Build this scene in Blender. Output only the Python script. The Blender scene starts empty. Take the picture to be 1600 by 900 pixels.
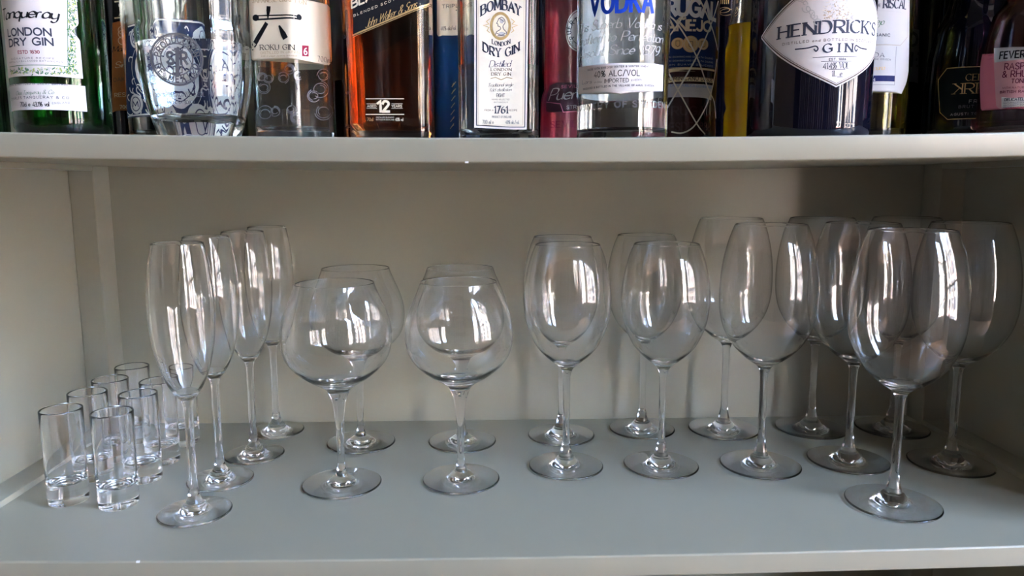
import bpy, bmesh, math, random
import numpy as np
from mathutils import Vector, Matrix
random.seed(7)
S = bpy.context.scene
COL = S.collection
PI = math.pi
R = math.radians

# ------------------------------------------------------------------ camera
ZC = 1.45                                   # camera height above the room floor
FPX, PITCH, YAW, ROLL = 1134.72, R(8.0387), R(1.5047), R(-0.17338)
_w = np.array([math.sin(YAW)*math.cos(PITCH), math.cos(YAW)*math.cos(PITCH), -math.sin(PITCH)])
_r = np.array([math.cos(YAW), -math.sin(YAW), 0.0]); _u = np.cross(_r, _w)
_r, _u = _r*math.cos(ROLL)+_u*math.sin(ROLL), -_r*math.sin(ROLL)+_u*math.cos(ROLL)
cd = bpy.data.cameras.new('camera'); cam = bpy.data.objects.new('camera', cd); COL.objects.link(cam)
cd.sensor_width = 36; cd.lens = FPX/1600*36; cd.clip_start = .01; cd.clip_end = 300
cam.matrix_world = Matrix(((_r[0], _u[0], -_w[0], 0), (_r[1], _u[1], -_w[1], 0), (_r[2], _u[2], -_w[2], ZC), (0, 0, 0, 1)))
S.camera = cam

# ------------------------------------------------------------------ sky, sun, exposure
W = bpy.data.worlds.new('sky'); S.world = W; W.use_nodes = True
nt = W.node_tree; bg = nt.nodes['Background']
sky = nt.nodes.new('ShaderNodeTexSky'); sky.sky_type = 'NISHITA'; sky.sun_disc = False
sky.sun_elevation = R(48); sky.sun_rotation = R(15); sky.air_density = 1.0; sky.dust_density = 2.2
nt.links.new(sky.outputs[0], bg.inputs[0]); bg.inputs[1].default_value = 3.0
sun = bpy.data.objects.new('sun', bpy.data.lights.new('sun', 'SUN')); COL.objects.link(sun)
sun.data.energy = 2.4; sun.data.color = (1.0, .91, .8); sun.data.angle = R(.6)
sun.rotation_euler = Vector((.35, -1, -.95)).to_track_quat('-Z', 'Y').to_euler()
WINDOWS = [(1.80, 2.60)]         # x range of the window in the wall behind the camera
WY, WZ0, WZ1, FZ1 = -2.0, 0.85, 4.2, 3.3   # FZ1: head of the front windows
SIDEWIN = (-1.85, -.2); RX1 = 2.75           # y range of the window in the right wall
for a, b in WINDOWS:                         # portals only guide sky light through the openings
    l = bpy.data.lights.new('window_portal', 'AREA'); l.shape = 'RECTANGLE'; l.size = b-a; l.size_y = FZ1-WZ0
    l.cycles.is_portal = True
    o = bpy.data.objects.new('window_portal', l); COL.objects.link(o)
    o.location = ((a+b)/2, WY, (WZ0+FZ1)/2); o.rotation_euler = (PI/2, 0, 0)
l = bpy.data.lights.new('window_portal', 'AREA'); l.shape = 'RECTANGLE'; l.size = SIDEWIN[1]-SIDEWIN[0]; l.size_y = WZ1-WZ0
l.cycles.is_portal = True
o = bpy.data.objects.new('window_portal', l); COL.objects.link(o)
o.location = (RX1, sum(SIDEWIN)/2, (WZ0+WZ1)/2); o.rotation_euler = (PI/2, 0, PI/2)
S.view_settings.view_transform = 'Standard'; S.view_settings.look = 'None'
S.view_settings.exposure = 2.75; S.view_settings.gamma = 1; S.view_settings.use_curve_mapping = False
cy = S.cycles
cy.max_bounces = 24; cy.transmission_bounces = 24; cy.glossy_bounces = 10; cy.diffuse_bounces = 6
cy.transparent_max_bounces = 16; cy.sample_clamp_indirect = 0; cy.blur_glossy = 0; cy.use_denoising = True

# ------------------------------------------------------------------ materials
MATS = {}
def mat(name, col, rough=.5, metal=0, trans=0, ior=1.45, coat=0, spec=None, absorb=None, dens=0):
    if name in MATS: return MATS[name]
    m = bpy.data.materials.new(name); m.use_nodes = True; MATS[name] = m
    b = m.node_tree.nodes['Principled BSDF']
    b.inputs['Base Color'].default_value = (*col, 1); b.inputs['Roughness'].default_value = rough
    b.inputs['Metallic'].default_value = metal; b.inputs['IOR'].default_value = ior
    b.inputs['Transmission Weight'].default_value = trans; b.inputs['Coat Weight'].default_value = coat
    if spec is not None: b.inputs['Specular IOR Level'].default_value = spec
    if absorb:
        v = m.node_tree.nodes.new('ShaderNodeVolumeAbsorption')
        v.inputs['Color'].default_value = (*absorb, 1); v.inputs['Density'].default_value = dens
        m.node_tree.links.new(v.outputs[0], m.node_tree.nodes['Material Output'].inputs['Volume'])
    return m
def noisy(name, c1, c2, scale, rough=.5, bump=0, stretch=(1, 1, 1), ior=1.45, detail=4, rvar=0):
    m = mat(name, c1, rough, ior=ior); n = m.node_tree.nodes; L = m.node_tree.links; b = n['Principled BSDF']
    tc = n.new('ShaderNodeTexCoord'); mp = n.new('ShaderNodeMapping'); mp.inputs['Scale'].default_value = stretch
    no = n.new('ShaderNodeTexNoise'); no.inputs['Scale'].default_value = scale; no.inputs['Detail'].default_value = detail
    mx = n.new('ShaderNodeMix'); mx.data_type = 'RGBA'
    mx.inputs['A'].default_value = (*c1, 1); mx.inputs['B'].default_value = (*c2, 1)
    L.new(tc.outputs['Object'], mp.inputs[0]); L.new(mp.outputs[0], no.inputs[0])
    L.new(no.outputs['Fac'], mx.inputs['Factor']); L.new(mx.outputs['Result'], b.inputs['Base Color'])
    if bump:
        bp = n.new('ShaderNodeBump'); bp.inputs['Strength'].default_value = bump; bp.inputs['Distance'].default_value = .001
        L.new(no.outputs['Fac'], bp.inputs['Height']); L.new(bp.outputs[0], b.inputs['Normal'])
    return m
PAINT = noisy('grey_green_painted_metal', (.272, .260, .197), (.287, .274, .211), 9, rough=.30, ior=1.5)
GLASS = mat('clear_glass', (1, 1, 1), 0.0, trans=1, ior=1.5)
INKS = dict(
    black=mat('black_ink', (.012, .012, .014), .5), gold=mat('gold_foil', (.75, .52, .22), .35, metal=.6),
    tan=mat('tan_ink', (.42, .30, .16), .5), grey=mat('grey_ink', (.22, .22, .23), .5), lgrey=mat('light_grey_ink', (.5, .49, .47), .5),
    red=mat('dark_red_ink', (.30, .02, .05), .5), green=mat('green_ink', (.05, .16, .07), .5), lime=mat('lime_ink', (.38, .45, .12), .5),
    white=mat('white_ink', (.82, .82, .8), .45), navy=mat('navy_ink', (.015, .02, .10), .45), blue=mat('cobalt_ink', (.01, .05, .42), .4),
    cream=mat('cream_ink', (.75, .66, .48), .5), sky=mat('pale_blue_ink', (.25, .38, .62), .5), brown=mat('brown_ink', (.11, .07, .055), .5),
    silver=mat('silver_foil', (.62, .62, .64), .3, metal=.8), maroon=mat('maroon_ink', (.16, .02, .06), .5), pinkink=mat('pink_ink', (.8, .25, .38), .5),
    frost=mat('raised_glass_relief', (.20, .20, .21), .15, metal=.4), netting=mat('pale_thread', (.85, .80, .66), .6), rum=mat('raised_dark_glass', (.05, .02, .02), .12), slate=mat('dark_slate_ink', (.05, .055, .08), .5))
for _m in INKS.values():
    if _m.name.endswith('_ink'): _m.node_tree.nodes['Principled BSDF'].inputs['Specular IOR Level'].default_value = .12
def paper(name, col, rough=.7): return mat(name, col, max(rough, .6), spec=.15)
CREAM = paper('cream_label_paper', (.72, .62, .46)); WHITE = paper('white_label_paper', (.67, .63, .61)); BLACKP = paper('black_label_paper', (.010, .010, .012), .45)
IVORY = paper('ivory_label_paper', (.74, .68, .56)); PALE = paper('pale_grey_label_paper', (.60, .58, .57)); NAVYP = paper('navy_label_paper', (.014, .035, .115), .4)
GREYP = paper('grey_label_paper', (.30, .30, .31)); ORANGEP = paper('burnt_orange_label_paper', (.36, .13, .04)); PINKP = paper('pink_label_paper', (.75, .22, .28), .4)
GOLDP = mat('gold_label_foil', (.85, .70, .38), .45, metal=.2); SILVERP = mat('silver_label_foil', (.55, .55, .55), .35, metal=.5)
DARKGREENP = paper('black_green_label_paper', (.008, .014, .014), .35)

# ------------------------------------------------------------------ object helpers
def link_mesh(name, verts, faces, m, parent=None, smooth=False, kind=None):
    me = bpy.data.meshes.new(name); me.from_pydata([tuple(v) for v in verts], [], faces); me.validate()
    if smooth: me.polygons.foreach_set('use_smooth', [True]*len(me.polygons))
    me.materials.append(m); me.update()
    o = bpy.data.objects.new(name, me); COL.objects.link(o)
    if parent: o.parent = parent
    if kind: o['kind'] = kind
    return o
def empty(name, loc, label=None, cat=None, group=None, rz=0):
    o = bpy.data.objects.new(name, None); COL.objects.link(o); o.location = loc; o.rotation_euler = (0, 0, rz)
    o.empty_display_size = .02
    if label: o['label'] = label
    if cat: o['category'] = cat
    if group: o['group'] = group
    return o
class MB:
    def __init__(s): s.v = []; s.f = []
    def add(s, v, f):
        n = len(s.v); s.v += [tuple(p) for p in v]; s.f += [tuple(i+n for i in q) for q in f]
    def box(s, x0, x1, y0, y1, z0, z1, b=0):
        if b <= 0:
            s.add([(x, y, z) for z in (z0, z1) for x, y in ((x0, y0), (x1, y0), (x1, y1), (x0, y1))],
                  [(0, 3, 2, 1), (4, 5, 6, 7), (0, 1, 5, 4), (1, 2, 6, 5), (2, 3, 7, 6), (3, 0, 4, 7)]); return
        bm = bmesh.new(); bmesh.ops.create_cube(bm, size=1)
        for v in bm.verts: v.co = ((x0+x1)/2+v.co.x*(x1-x0), (y0+y1)/2+v.co.y*(y1-y0), (z0+z1)/2+v.co.z*(z1-z0))
        bmesh.ops.bevel(bm, geom=bm.edges[:], offset=b, segments=2, affect='EDGES', profile=.5)
        bm.verts.index_update(); s.add([v.co[:] for v in bm.verts], [[v.index for v in f.verts] for f in bm.faces]); bm.free()
    def build(s, name, m, parent=None, smooth=False, kind=None): return link_mesh(name, s.v, s.f, m, parent, smooth, kind)
def catmull(pts, n=6, closed=False):
    P = [np.array(p, float) for p in pts]; out = []
    N = len(P); rng = range(N if closed else N-1)
    for i in rng:
        g = (lambda k: P[k % N]) if closed else (lambda k: P[min(max(k, 0), N-1)])
        a, b, c, d = g(i-1), g(i), g(i+1), g(i+2)
        for j in range(n):
            t = j/n
            out.append(.5*((2*b)+(c-a)*t+(2*a-5*b+4*c-d)*t*t+(3*b-a-3*c+d)*t**3))
    if not closed: out.append(P[-1])
    return out
def lathe(name, prof, m, parent=None, seg=72, smooth=True):
    """prof: list of (r, z) from start to end; r=0 makes a pole.  Open at both ends unless they are poles."""
    v = []; f = []; rings = []
    for r, z in prof:
        if r < 1e-6: rings.append([len(v)]); v.append((0, 0, z))
        else:
            rings.append(list(range(len(v), len(v)+seg)))
            v += [(r*math.cos(2*PI*k/seg), r*math.sin(2*PI*k/seg), z) for k in range(seg)]
    for a, b in zip(rings, rings[1:]):
        for k in range(seg):
            k2 = (k+1) % seg
            if len(a) == 1 and len(b) == 1: continue
            if len(a) == 1: f.append((a[0], b[k2], b[k]))
            elif len(b) == 1: f.append((a[k], a[k2], b[0]))
            else: f.append((a[k], a[k2], b[k2], b[k]))
    return link_mesh(name, v, f, m, parent, smooth)

# ------------------------------------------------------------------ cabinet geometry (metres, camera at x=y=0)
D0, DEP = .50679, .30849; D1 = D0+DEP
XL, WL, XR, WR = -.41915, -.44511, .48614, .51338
XC, XW = (XL+XR)/2, (XR-XL)/2
HL, HU, TK = ZC-.27, ZC-.27+.2921, .01679     # lower shelf top, upper shelf underside, shelf thickness
def low_z(x, y): return HL-.00424*max(0, 1-((x-XC)/XW)**2)*(1-(y-D0)/DEP)
def up_z(x, y=0): return HU+TK-.0065*max(0, 1-((x-XC)/XW)**2)
cab = empty('shelving_cabinet', (0, 0, 0), 'grey-green painted metal cabinet whose shelves hold the glasses and bottles', 'cabinet')
def shelf(ztop, sag):
    v = []; f = []; r = .0012
    prof = [(D1, 0), (D0+r*1.5, 0), (D0+r, 0), (D0+r*.3, -r*.3), (D0, -r), (D0, -r*1.5), (D0, -TK+r), (D0+r*.3, -TK+r*.3), (D0+r, -TK), (D1, -TK)]
    ys = []
    for i in range(1, 8): ys.append((D1+(D0+r*2-D1)*i/8, 0))
    prof = [prof[0]]+ys+prof[1:]
    yb = [(D0+r*2+(D1-D0-r*2)*i/8, -TK) for i in range(1, 8)]
    prof = prof[:-1]+yb+[prof[-1]]
    xs = [WL+(WR-WL)*i/60 for i in range(61)]; n = len(prof)
    for x in xs: v += [(x, y, ztop+z+sag(x, y)) for y, z in prof]
    for i in range(60):
        for j in range(n): f.append((i*n+j, i*n+(j+1) % n, (i+1)*n+(j+1) % n, (i+1)*n+j))
    f.append(tuple(range(n))[::-1]); f.append(tuple(60*n+k for k in range(n)))
    o = link_mesh('shelf', v, f, PAINT, cab, True)
    o.data.set_sharp_from_angle(angle=R(50)) if hasattr(o.data, 'set_sharp_from_angle') else None
    return o
shelf(HL, lambda x, y: low_z(x, y)-HL)
shelf(HU+TK, lambda x, y: up_z(x)-HU-TK)
shelf(HL-.309, lambda x, y: -.003*max(0, 1-((x-XC)/XW)**2)); shelf(HU+TK+.31, lambda x, y: 0)
for x0, x1 in ((WL-.012, WL), (WR, WR+.012)):
    b = MB(); b.box(x0, x1, D0-.002, D1+.01, 0.02, 1.90, .001); b.build('side_panel', PAINT, cab)
b = MB(); b.box(WL-.012, WR+.012, D1, D1+.01, 0.02, 1.90); b.build('back_panel', PAINT, cab)
PD = .0323
for x0, x1 in ((WL, XL), (XR, WR)):
    for z0, z1 in ((0.02, HL-.309-TK), (HL-.309, HL-TK), (HL, HU), (HU+TK, HU+TK+.31-TK)):
        b = MB(); b.box(x0, x1, D1-PD, D1-.0002, z0, z1, .0010); b.build('corner_post', PAINT, cab)
for zt in (HL, HU+TK, HL-.309):
    for x0, x1 in ((WL, XL), (XR, WR)):
        for z0, z1 in ((zt, zt+.0055), (zt-TK-.0055, zt-TK)):
            b = MB(); b.box(x0, x1, D0+.001, D1-PD, z0, z1, .0005); b.build('side_rail', PAINT, cab)
for x, y, z in ((-.0175, D0-.0002, HU-.0063), (-.262, D0, HL-.0028)):
    b = MB(); b.box(x-.0012, x+.0012, y-.0003, y+.001, z-.0006, z+.0006); b.build('paint_chip', INKS['white'], cab)

# ------------------------------------------------------------------ room behind the camera, street outside
WALL = noisy('warm_plaster', (.20, .16, .12), (.24, .19, .14), 3, rough=.8)
WOODF = noisy('oak_floor', (.30, .17, .09), (.36, .21, .12), 6, rough=.4, stretch=(1, 8, 1))
CEIL = mat('ceiling_paint', (.70, .68, .64), .8); FRAME = mat('dark_window_frame', (.05, .045, .042), .4)
RX0, RY1, RZ = -2.6, 1.05, 4.4
def wallbox(name, *a, m=WALL):
    b = MB(); b.box(*a); return b.build(name, m, None, False, 'structure')
wallbox('floor', RX0-.1, RX1+.1, WY-.2, RY1+.1, -.1, 0, m=WOODF)
wallbox('ceiling', RX0-.1, RX1+.1, WY-.2, RY1+.1, RZ, RZ+.1, m=CEIL)
wallbox('wall_back', RX0-.1, RX1+.1, RY1, RY1+.1, 0, RZ)
wallbox('wall_left', RX0-.1, RX0, WY, RY1, 0, RZ)
b = MB(); b.box(RX1, RX1+.1, WY, SIDEWIN[0], 0, RZ); b.box(RX1, RX1+.1, SIDEWIN[1], RY1, 0, RZ)
b.box(RX1, RX1+.1, *SIDEWIN, 0, WZ0); b.box(RX1, RX1+.1, *SIDEWIN, WZ1, RZ); b.build('wall_right', WALL, None, False, 'structure')
b = MB(); b.box(RX1+.03, RX1+.08, *SIDEWIN, WZ0, WZ0+.06); b.box(RX1+.03, RX1+.08, *SIDEWIN, WZ1-.06, WZ1); b.box(RX1+.035, RX1+.075, *SIDEWIN, 2.3, 2.35)
b.box(RX1+.035, RX1+.075, *SIDEWIN, 3.0, 3.04); b.box(RX1+.035, RX1+.075, *SIDEWIN, 1.55, 1.59)
for y in (SIDEWIN[0]+.03, SIDEWIN[0]*.66+SIDEWIN[1]*.34, SIDEWIN[0]*.34+SIDEWIN[1]*.66, SIDEWIN[1]-.03): b.box(RX1+.03, RX1+.08, y-.03, y+.03, WZ0+.06, WZ1-.06)
b.build('window_2', FRAME, None, False, 'structure')
b = MB(); xs = RX0
for a, c in WINDOWS:
    b.box(xs, a, WY-.2, WY, 0, RZ); b.box(a, c, WY-.2, WY, 0, WZ0); b.box(a, c, WY-.2, WY, FZ1, RZ); xs = c
b.box(xs, RX1, WY-.2, WY, 0, RZ); b.build('wall_front', mat('dark_front_wall', (.035, .026, .02), .6), None, False, 'structure')  # unseen wall coloured dark to cut its reflection and bounce light
for nm, c0, c1 in (('trim_5', -1.7, .55), ('trim_6', .75, 1.72)):      # unseen pleated curtains, added to give vertical streaks in glass reflections
    v = []; n = int((c1-c0)/.012)
    for i in range(n+1):
        x = c0+(c1-c0)*i/n; y = WY+.10+.045*math.sin(x*2*PI/.17)+.02*math.sin(x*2*PI/.43+1)
        v += [(x, y, .05), (x, y, 4.1), (x, y-.006, 4.1), (x, y-.006, .05)]
    f = [(4*i+k, 4*i+(k+1) % 4, 4*i+4+(k+1) % 4, 4*i+4+k) for i in range(n) for k in range(4)]
    link_mesh(nm, v, f, mat('streak_curtain', (.20, .17, .15), .9), None, True, 'structure')
for i, (a, c) in enumerate(WINDOWS):
    b = MB(); y0, y1 = WY-.12, WY-.07
    b.box(a, c, y0, y1, WZ0, WZ0+.06); b.box(a, c, y0, y1, FZ1-.06, FZ1)
    for x in (a+.03, (a+c)/2, c-.03): b.box(x-.03, x+.03, y0, y1, WZ0+.06, FZ1-.06)
    b.box(a, c, y0+.005, y1-.005, 1.95, 2.0)
    b.build('window_%d' % (i+1), FRAME, None, False, 'structure')
FAC = mat('cream_stucco', (.62, .48, .36), .8); fn = FAC.node_tree
tc = fn.nodes.new('ShaderNodeTexCoord'); bk = fn.nodes.new('ShaderNodeTexBrick'); mp = fn.nodes.new('ShaderNodeMapping')
mp.inputs['Rotation'].default_value = (PI/2, 0, 0); fn.links.new(tc.outputs['Object'], mp.inputs[0]); fn.links.new(mp.outputs[0], bk.inputs[0])
bk.inputs['Scale'].default_value = 1.2; bk.inputs['Color1'].default_value = (.50, .36, .28, 1); bk.inputs['Color2'].default_value = (.66, .54, .42, 1)
bk.inputs['Mortar'].default_value = (.8, .75, .66, 1); bk.inputs['Mortar Size'].default_value = .06
fn.links.new(bk.outputs[0], fn.nodes['Principled BSDF'].inputs['Base Color'])
TRIMM = mat('white_stucco', (.8, .76, .68), .8); DARKW = mat('dark_pane', (.04, .05, .07), .1)
fy = -13.0; b = MB(); b.box(-14, 30, fy-4, fy, -6, 6.6); b.box(-14, 7.5, fy-4, fy, 6.6, 11.5); b.build('wall_street_facade', FAC, None, False, 'structure')  # taller left block added to keep sky light out of the front window
b = MB(); g = MB()
for zi in range(-2, 3):
    z = zi*2.6+.2; b.box(-14, 30, fy, fy+.25, z-1.0, z-.75)
    for xi in range(22):
        x = -13+xi*1.95; g.box(x, x+.85, fy, fy+.03, z-.45, z+1.15)
        b.box(x-.12, x, fy, fy+.12, z-.5, z+1.25); b.box(x+.85, x+.97, fy, fy+.12, z-.5, z+1.25); b.box(x, x+.85, fy, fy+.15, z+1.15, z+1.3)
b.box(-14, 30, fy-.3, fy+.4, 6.5, 6.8); b.build('trim_1', TRIMM, None, False, 'structure'); g.build('trim_2', DARKW, None, False, 'structure')
b = MB(); b.box(13, 17, -11, 12, -6, 8.0); b.build('wall_sky_blocker', mat('pale_stucco', (.62, .50, .40), .8), None, False, 'structure')  # unseen building added to block low sky light through the side window
b = MB()
for zi in range(-1, 5):
    for yi in range(10): b.box(12.95, 13.0, -10+yi*2.1, -9+yi*2.1, zi*1.75-.1, zi*1.75+1.1)
b.build('trim_4', DARKW, None, False, 'structure')  # panes on the added building, for detail in reflections
b = MB(); b.box(-14, 30, fy, fy+1.0, -1.6, -1.3); b.build('trim_3', mat('red_awning', (.5, .03, .03), .7), None, False, 'structure')
b = MB(); b.box(-40, 50, -40, WY-.3, -6.2, -6); b.build('ground', mat('pavement', (.3, .29, .27), .9), None, False, 'structure')

# ------------------------------------------------------------------ stemware
def stemware(name, loc, label, cat, group, prof, wall, foot_r, rs, proto=None, kx=1.0):
    """prof: outer silhouette (z mm, r mm) rim -> stem top;  rs: stem (z, r) down to the foot collar."""
    root = empty(name, loc, label, cat, group, rz=random.uniform(0, 6))
    if proto:
        for ch in proto.children:
            c = ch.copy(); COL.objects.link(c); c.parent = root
        return root
    out = catmull([(r*kx, z) for z, r in prof], 6)
    zj = prof[-1][0]; inner = []
    zb = prof[-1][0]+wall[1]                        # bottom of the inner cavity
    for r, z in out:
        if z <= zb+3.0: break
        t = wall[0]+(wall[2])*max(0, 1-(z-zb)/18.0)**2
        inner.append((max(r-t, .5), z))
    r0, z0 = inner[-1]
    cav = []
    for i in range(1, 7):                           # rounded floor of the bowl
        a = PI/2*i/6; cav.append((r0*math.cos(a), z0-(z0-zb)*math.sin(a)))
    cav[-1] = (0, zb)
    rt, zt = inner[0]
    path = [(r, z) for r, z in out[::-1]]           # bottom -> rim (outer)
    rim = [(path[-1][0]-.15, path[-1][1]+.35), ((path[-1][0]+rt)/2, path[-1][1]+.5), (rt+.1, zt+.3)]
    full = path+rim+inner+cav
    lathe('bowl', [(r/1000, z/1000) for r, z in full], GLASS, root, 96)
    st = catmull([(r, z) for z, r in rs], 6)
    lathe('stem', [(r/1000, z/1000) for r, z in st[::-1]], GLASS, root, 48)
    rc, zc_ = rs[-1][1], rs[-1][0]
    fr = foot_r
    ft = [(0, 1.5), (rc*.8, 1.3), (fr*.6, .7), (fr-2.2, .05), (fr-1.2, 0), (fr-.5, .15), (fr-.1, .5), (fr, .9), (fr-.15, 1.3), (fr-.6, 1.6), (fr-1.6, 1.8), (fr*.85, 2.2), (fr*.6, 3.6), (fr*.42, 4.6), (fr*.30, 5.8), (rc*1.25, zc_-1.0), (rc, zc_)]
    lathe('foot', [(r/1000, z/1000) for r, z in ft], GLASS, root, 96)
    return root
def at_low(x, y): return (x, y, low_z(x, y)+.0002)
FLUTE = [(226.8, 19.8), (215, 22.0), (203, 23.7), (180.4, 25.4), (159.4, 25.0), (141.7, 23.0), (123.9, 18.9), (111.3, 14.2), (102.3, 9.0), (99, 6.0), (96.8, 4.9)]
FST = [(96.8, 4.9), (94, 4.2), (90, 3.5), (78, 3.4), (50, 3.4), (24, 3.6), (19, 4.2), (14, 5.1), (9.6, 7.0)]
BALL = [(186.5, 34.6), (181, 36.3), (170, 41.0), (160, 45.2), (148.3, 48.3), (136.7, 49.1), (126.5, 47.8), (117.8, 44.5), (109.0, 37.6), (100.2, 26.9), (94.3, 17.0), (89.8, 11.1), (86, 9.0)]
BST = [(86, 9.0), (82, 7.3), (77.7, 6.1), (70, 5.0), (60, 4.0), (43.7, 3.4), (22, 3.3), (17, 3.9), (12.6, 4.6), (8.5, 6.4)]
MED = [(217, 30.3), (205.7, 34.8), (189.6, 38.9), (173.4, 41.2), (160.3, 41.3), (145.5, 39.5), (132.3, 35.4), (120.6, 29.6), (112.3, 22.6), (105.6, 15.0), (100.6, 8.6), (97.5, 6.0), (95.5, 5.0)]
MST = [(95.5, 5.0), (92.5, 4.0), (86, 3.5), (60, 3.3), (27, 3.4), (22, 4.2), (16, 5.2), (10.5, 7.0)]
LAR = [(234.5, 32.6), (226, 35.8), (217, 38.6), (201.2, 42.1), (183.5, 44.2), (165.6, 44.7), (151.2, 43.8), (138.5, 41.0), (129.4, 37.2), (120.3, 31.5), (112.9, 25.0), (105.6, 16.5), (101.9, 10.8), (99.5, 7.4), (97, 5.6)]
LST = [(97, 5.6), (93, 4.1), (86, 3.6), (60, 3.5), (34, 3.5), (24, 4.0), (18, 5.2), (11, 6.9)]
SPECS = [
 ('champagne_flute', 'flute', 'champagne flutes in a line at the left', FLUTE, (1.0, 6, 1.8), 29.6, FST, [
   (-.2521, .5862, 'empty champagne flute nearest the shelf edge, first of four beside the shot glasses'),
   (-.2552, .6529, 'empty champagne flute directly behind the nearest flute, second from the front'),
   (-.2440, .7150, 'empty champagne flute third from the front in the line of four'),
   (-.2420, .7860, 'empty champagne flute against the back panel, last in the line of four')]),
 ('balloon_glass', 'gin glass', 'round balloon gin glasses', BALL, (.9, 11, 3.2), 36.0, BST, [
   (-.1404, .6417, 'round balloon gin glass in front, on the left beside the flutes'),
   (-.0311, .6488, 'round balloon gin glass in front, at the middle of the shelf'),
   (-.1415, .7471, 'round balloon gin glass behind the left balloon glass, near the flutes'),
   (-.0339, .7465, 'round balloon gin glass behind the middle one, closest to the back')]),
 ('wine_glass', 'wine glass', 'medium wine glasses right of the middle', MED, (.9, 7, 2.4), 36.3, MST, [
   (.0700, .6770, 'medium wine glass in front, next right of the balloon glasses'),
   (.0733, .7620, 'medium wine glass hidden mostly behind the front one beside the balloon glasses'),
   (.1629, .6755, 'medium wine glass in front, next to the big bordeaux glasses'),
   (.1652, .7785, 'medium wine glass at the back, peeking left behind the front one by the big glasses')]),
 ('bordeaux_glass', 'wine glass', 'large bordeaux wine glasses at the right', LAR, (.9, 6, 2.6), 38.3, LST, [
   (.2598, .6724, 'large wine glass in front row, leftmost of the big ones'),
   (.2557, .7740, 'large wine glass at the back, leftmost of the big ones in the rear'),
   (.3540, .7733, 'large wine glass at the back, middle of the three rear ones'),
   (.3501, .6795, 'large wine glass between the leftmost front one and the right wall, half behind the nearest'),
   (.3421, .5836, 'large wine glass standing nearest of all, alone by the shelf edge'),
   (.4455, .6672, 'large wine glass furthest right, close to the dark side panel'),
   (.4440, .7700, 'large wine glass in the far right corner against the back panel')])]
for name, cat, grp, prof, wall, fr, rs, items in SPECS:
    proto = None
    for x, y, lab in items:
        g = stemware(name, at_low(x, y), lab, cat, grp, prof, wall, fr, rs, proto); proto = proto or g
# shot glasses: straight tumblers with a heavy glass base
SHOTS = [(-.3700, .6100, 'tall shot glass nearest the left wall, front of the left row'),
 (-.3230, .6020, 'tall shot glass in front, right row, closest to the shelf edge'),
 (-.3755, .6610, 'tall shot glass second from the front in the left row'),
 (-.3270, .6560, 'tall shot glass second from the front in the right row'),
 (-.3780, .7060, 'tall shot glass third from the front in the left row'),
 (-.3285, .6990, 'tall shot glass third from the front in the right row, beside the flute'),
 (-.3810, .7565, 'tall shot glass at the back end of the left row by the corner post'),
 (-.3300, .7510, 'tall shot glass at the back of the right row, hidden behind the front flute')]
proto = None
for x, y, lab in SHOTS:
    root = empty('shot_glass', at_low(x, y), lab, 'shot glass', 'tall shot glasses in two rows', rz=random.uniform(0, 6))
    if proto:
        for ch in proto.children: c = ch.copy(); COL.objects.link(c); c.parent = root
        continue
    proto = root
    body = [(.0160, .017), (.0162, .040), (.0165, .070), (.0167, .0815), (.0166, .0826), (.0160, .0830), (.0154, .0826), (.0152, .0815), (.0149, .060), (.0146, .030), (.0143, .021), (.0132, .0186), (.010, .0176), (.005, .0180), (0, .0182)]
    lathe('body', body, GLASS, root, 72)
    base = [(0, .0012), (.012, .0008), (.0142, 0), (.0152, .0004), (.0158, .0016), (.0159, .006), (.0160, .017)]
    lathe('thick_base', base, GLASS, root, 72)
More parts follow.
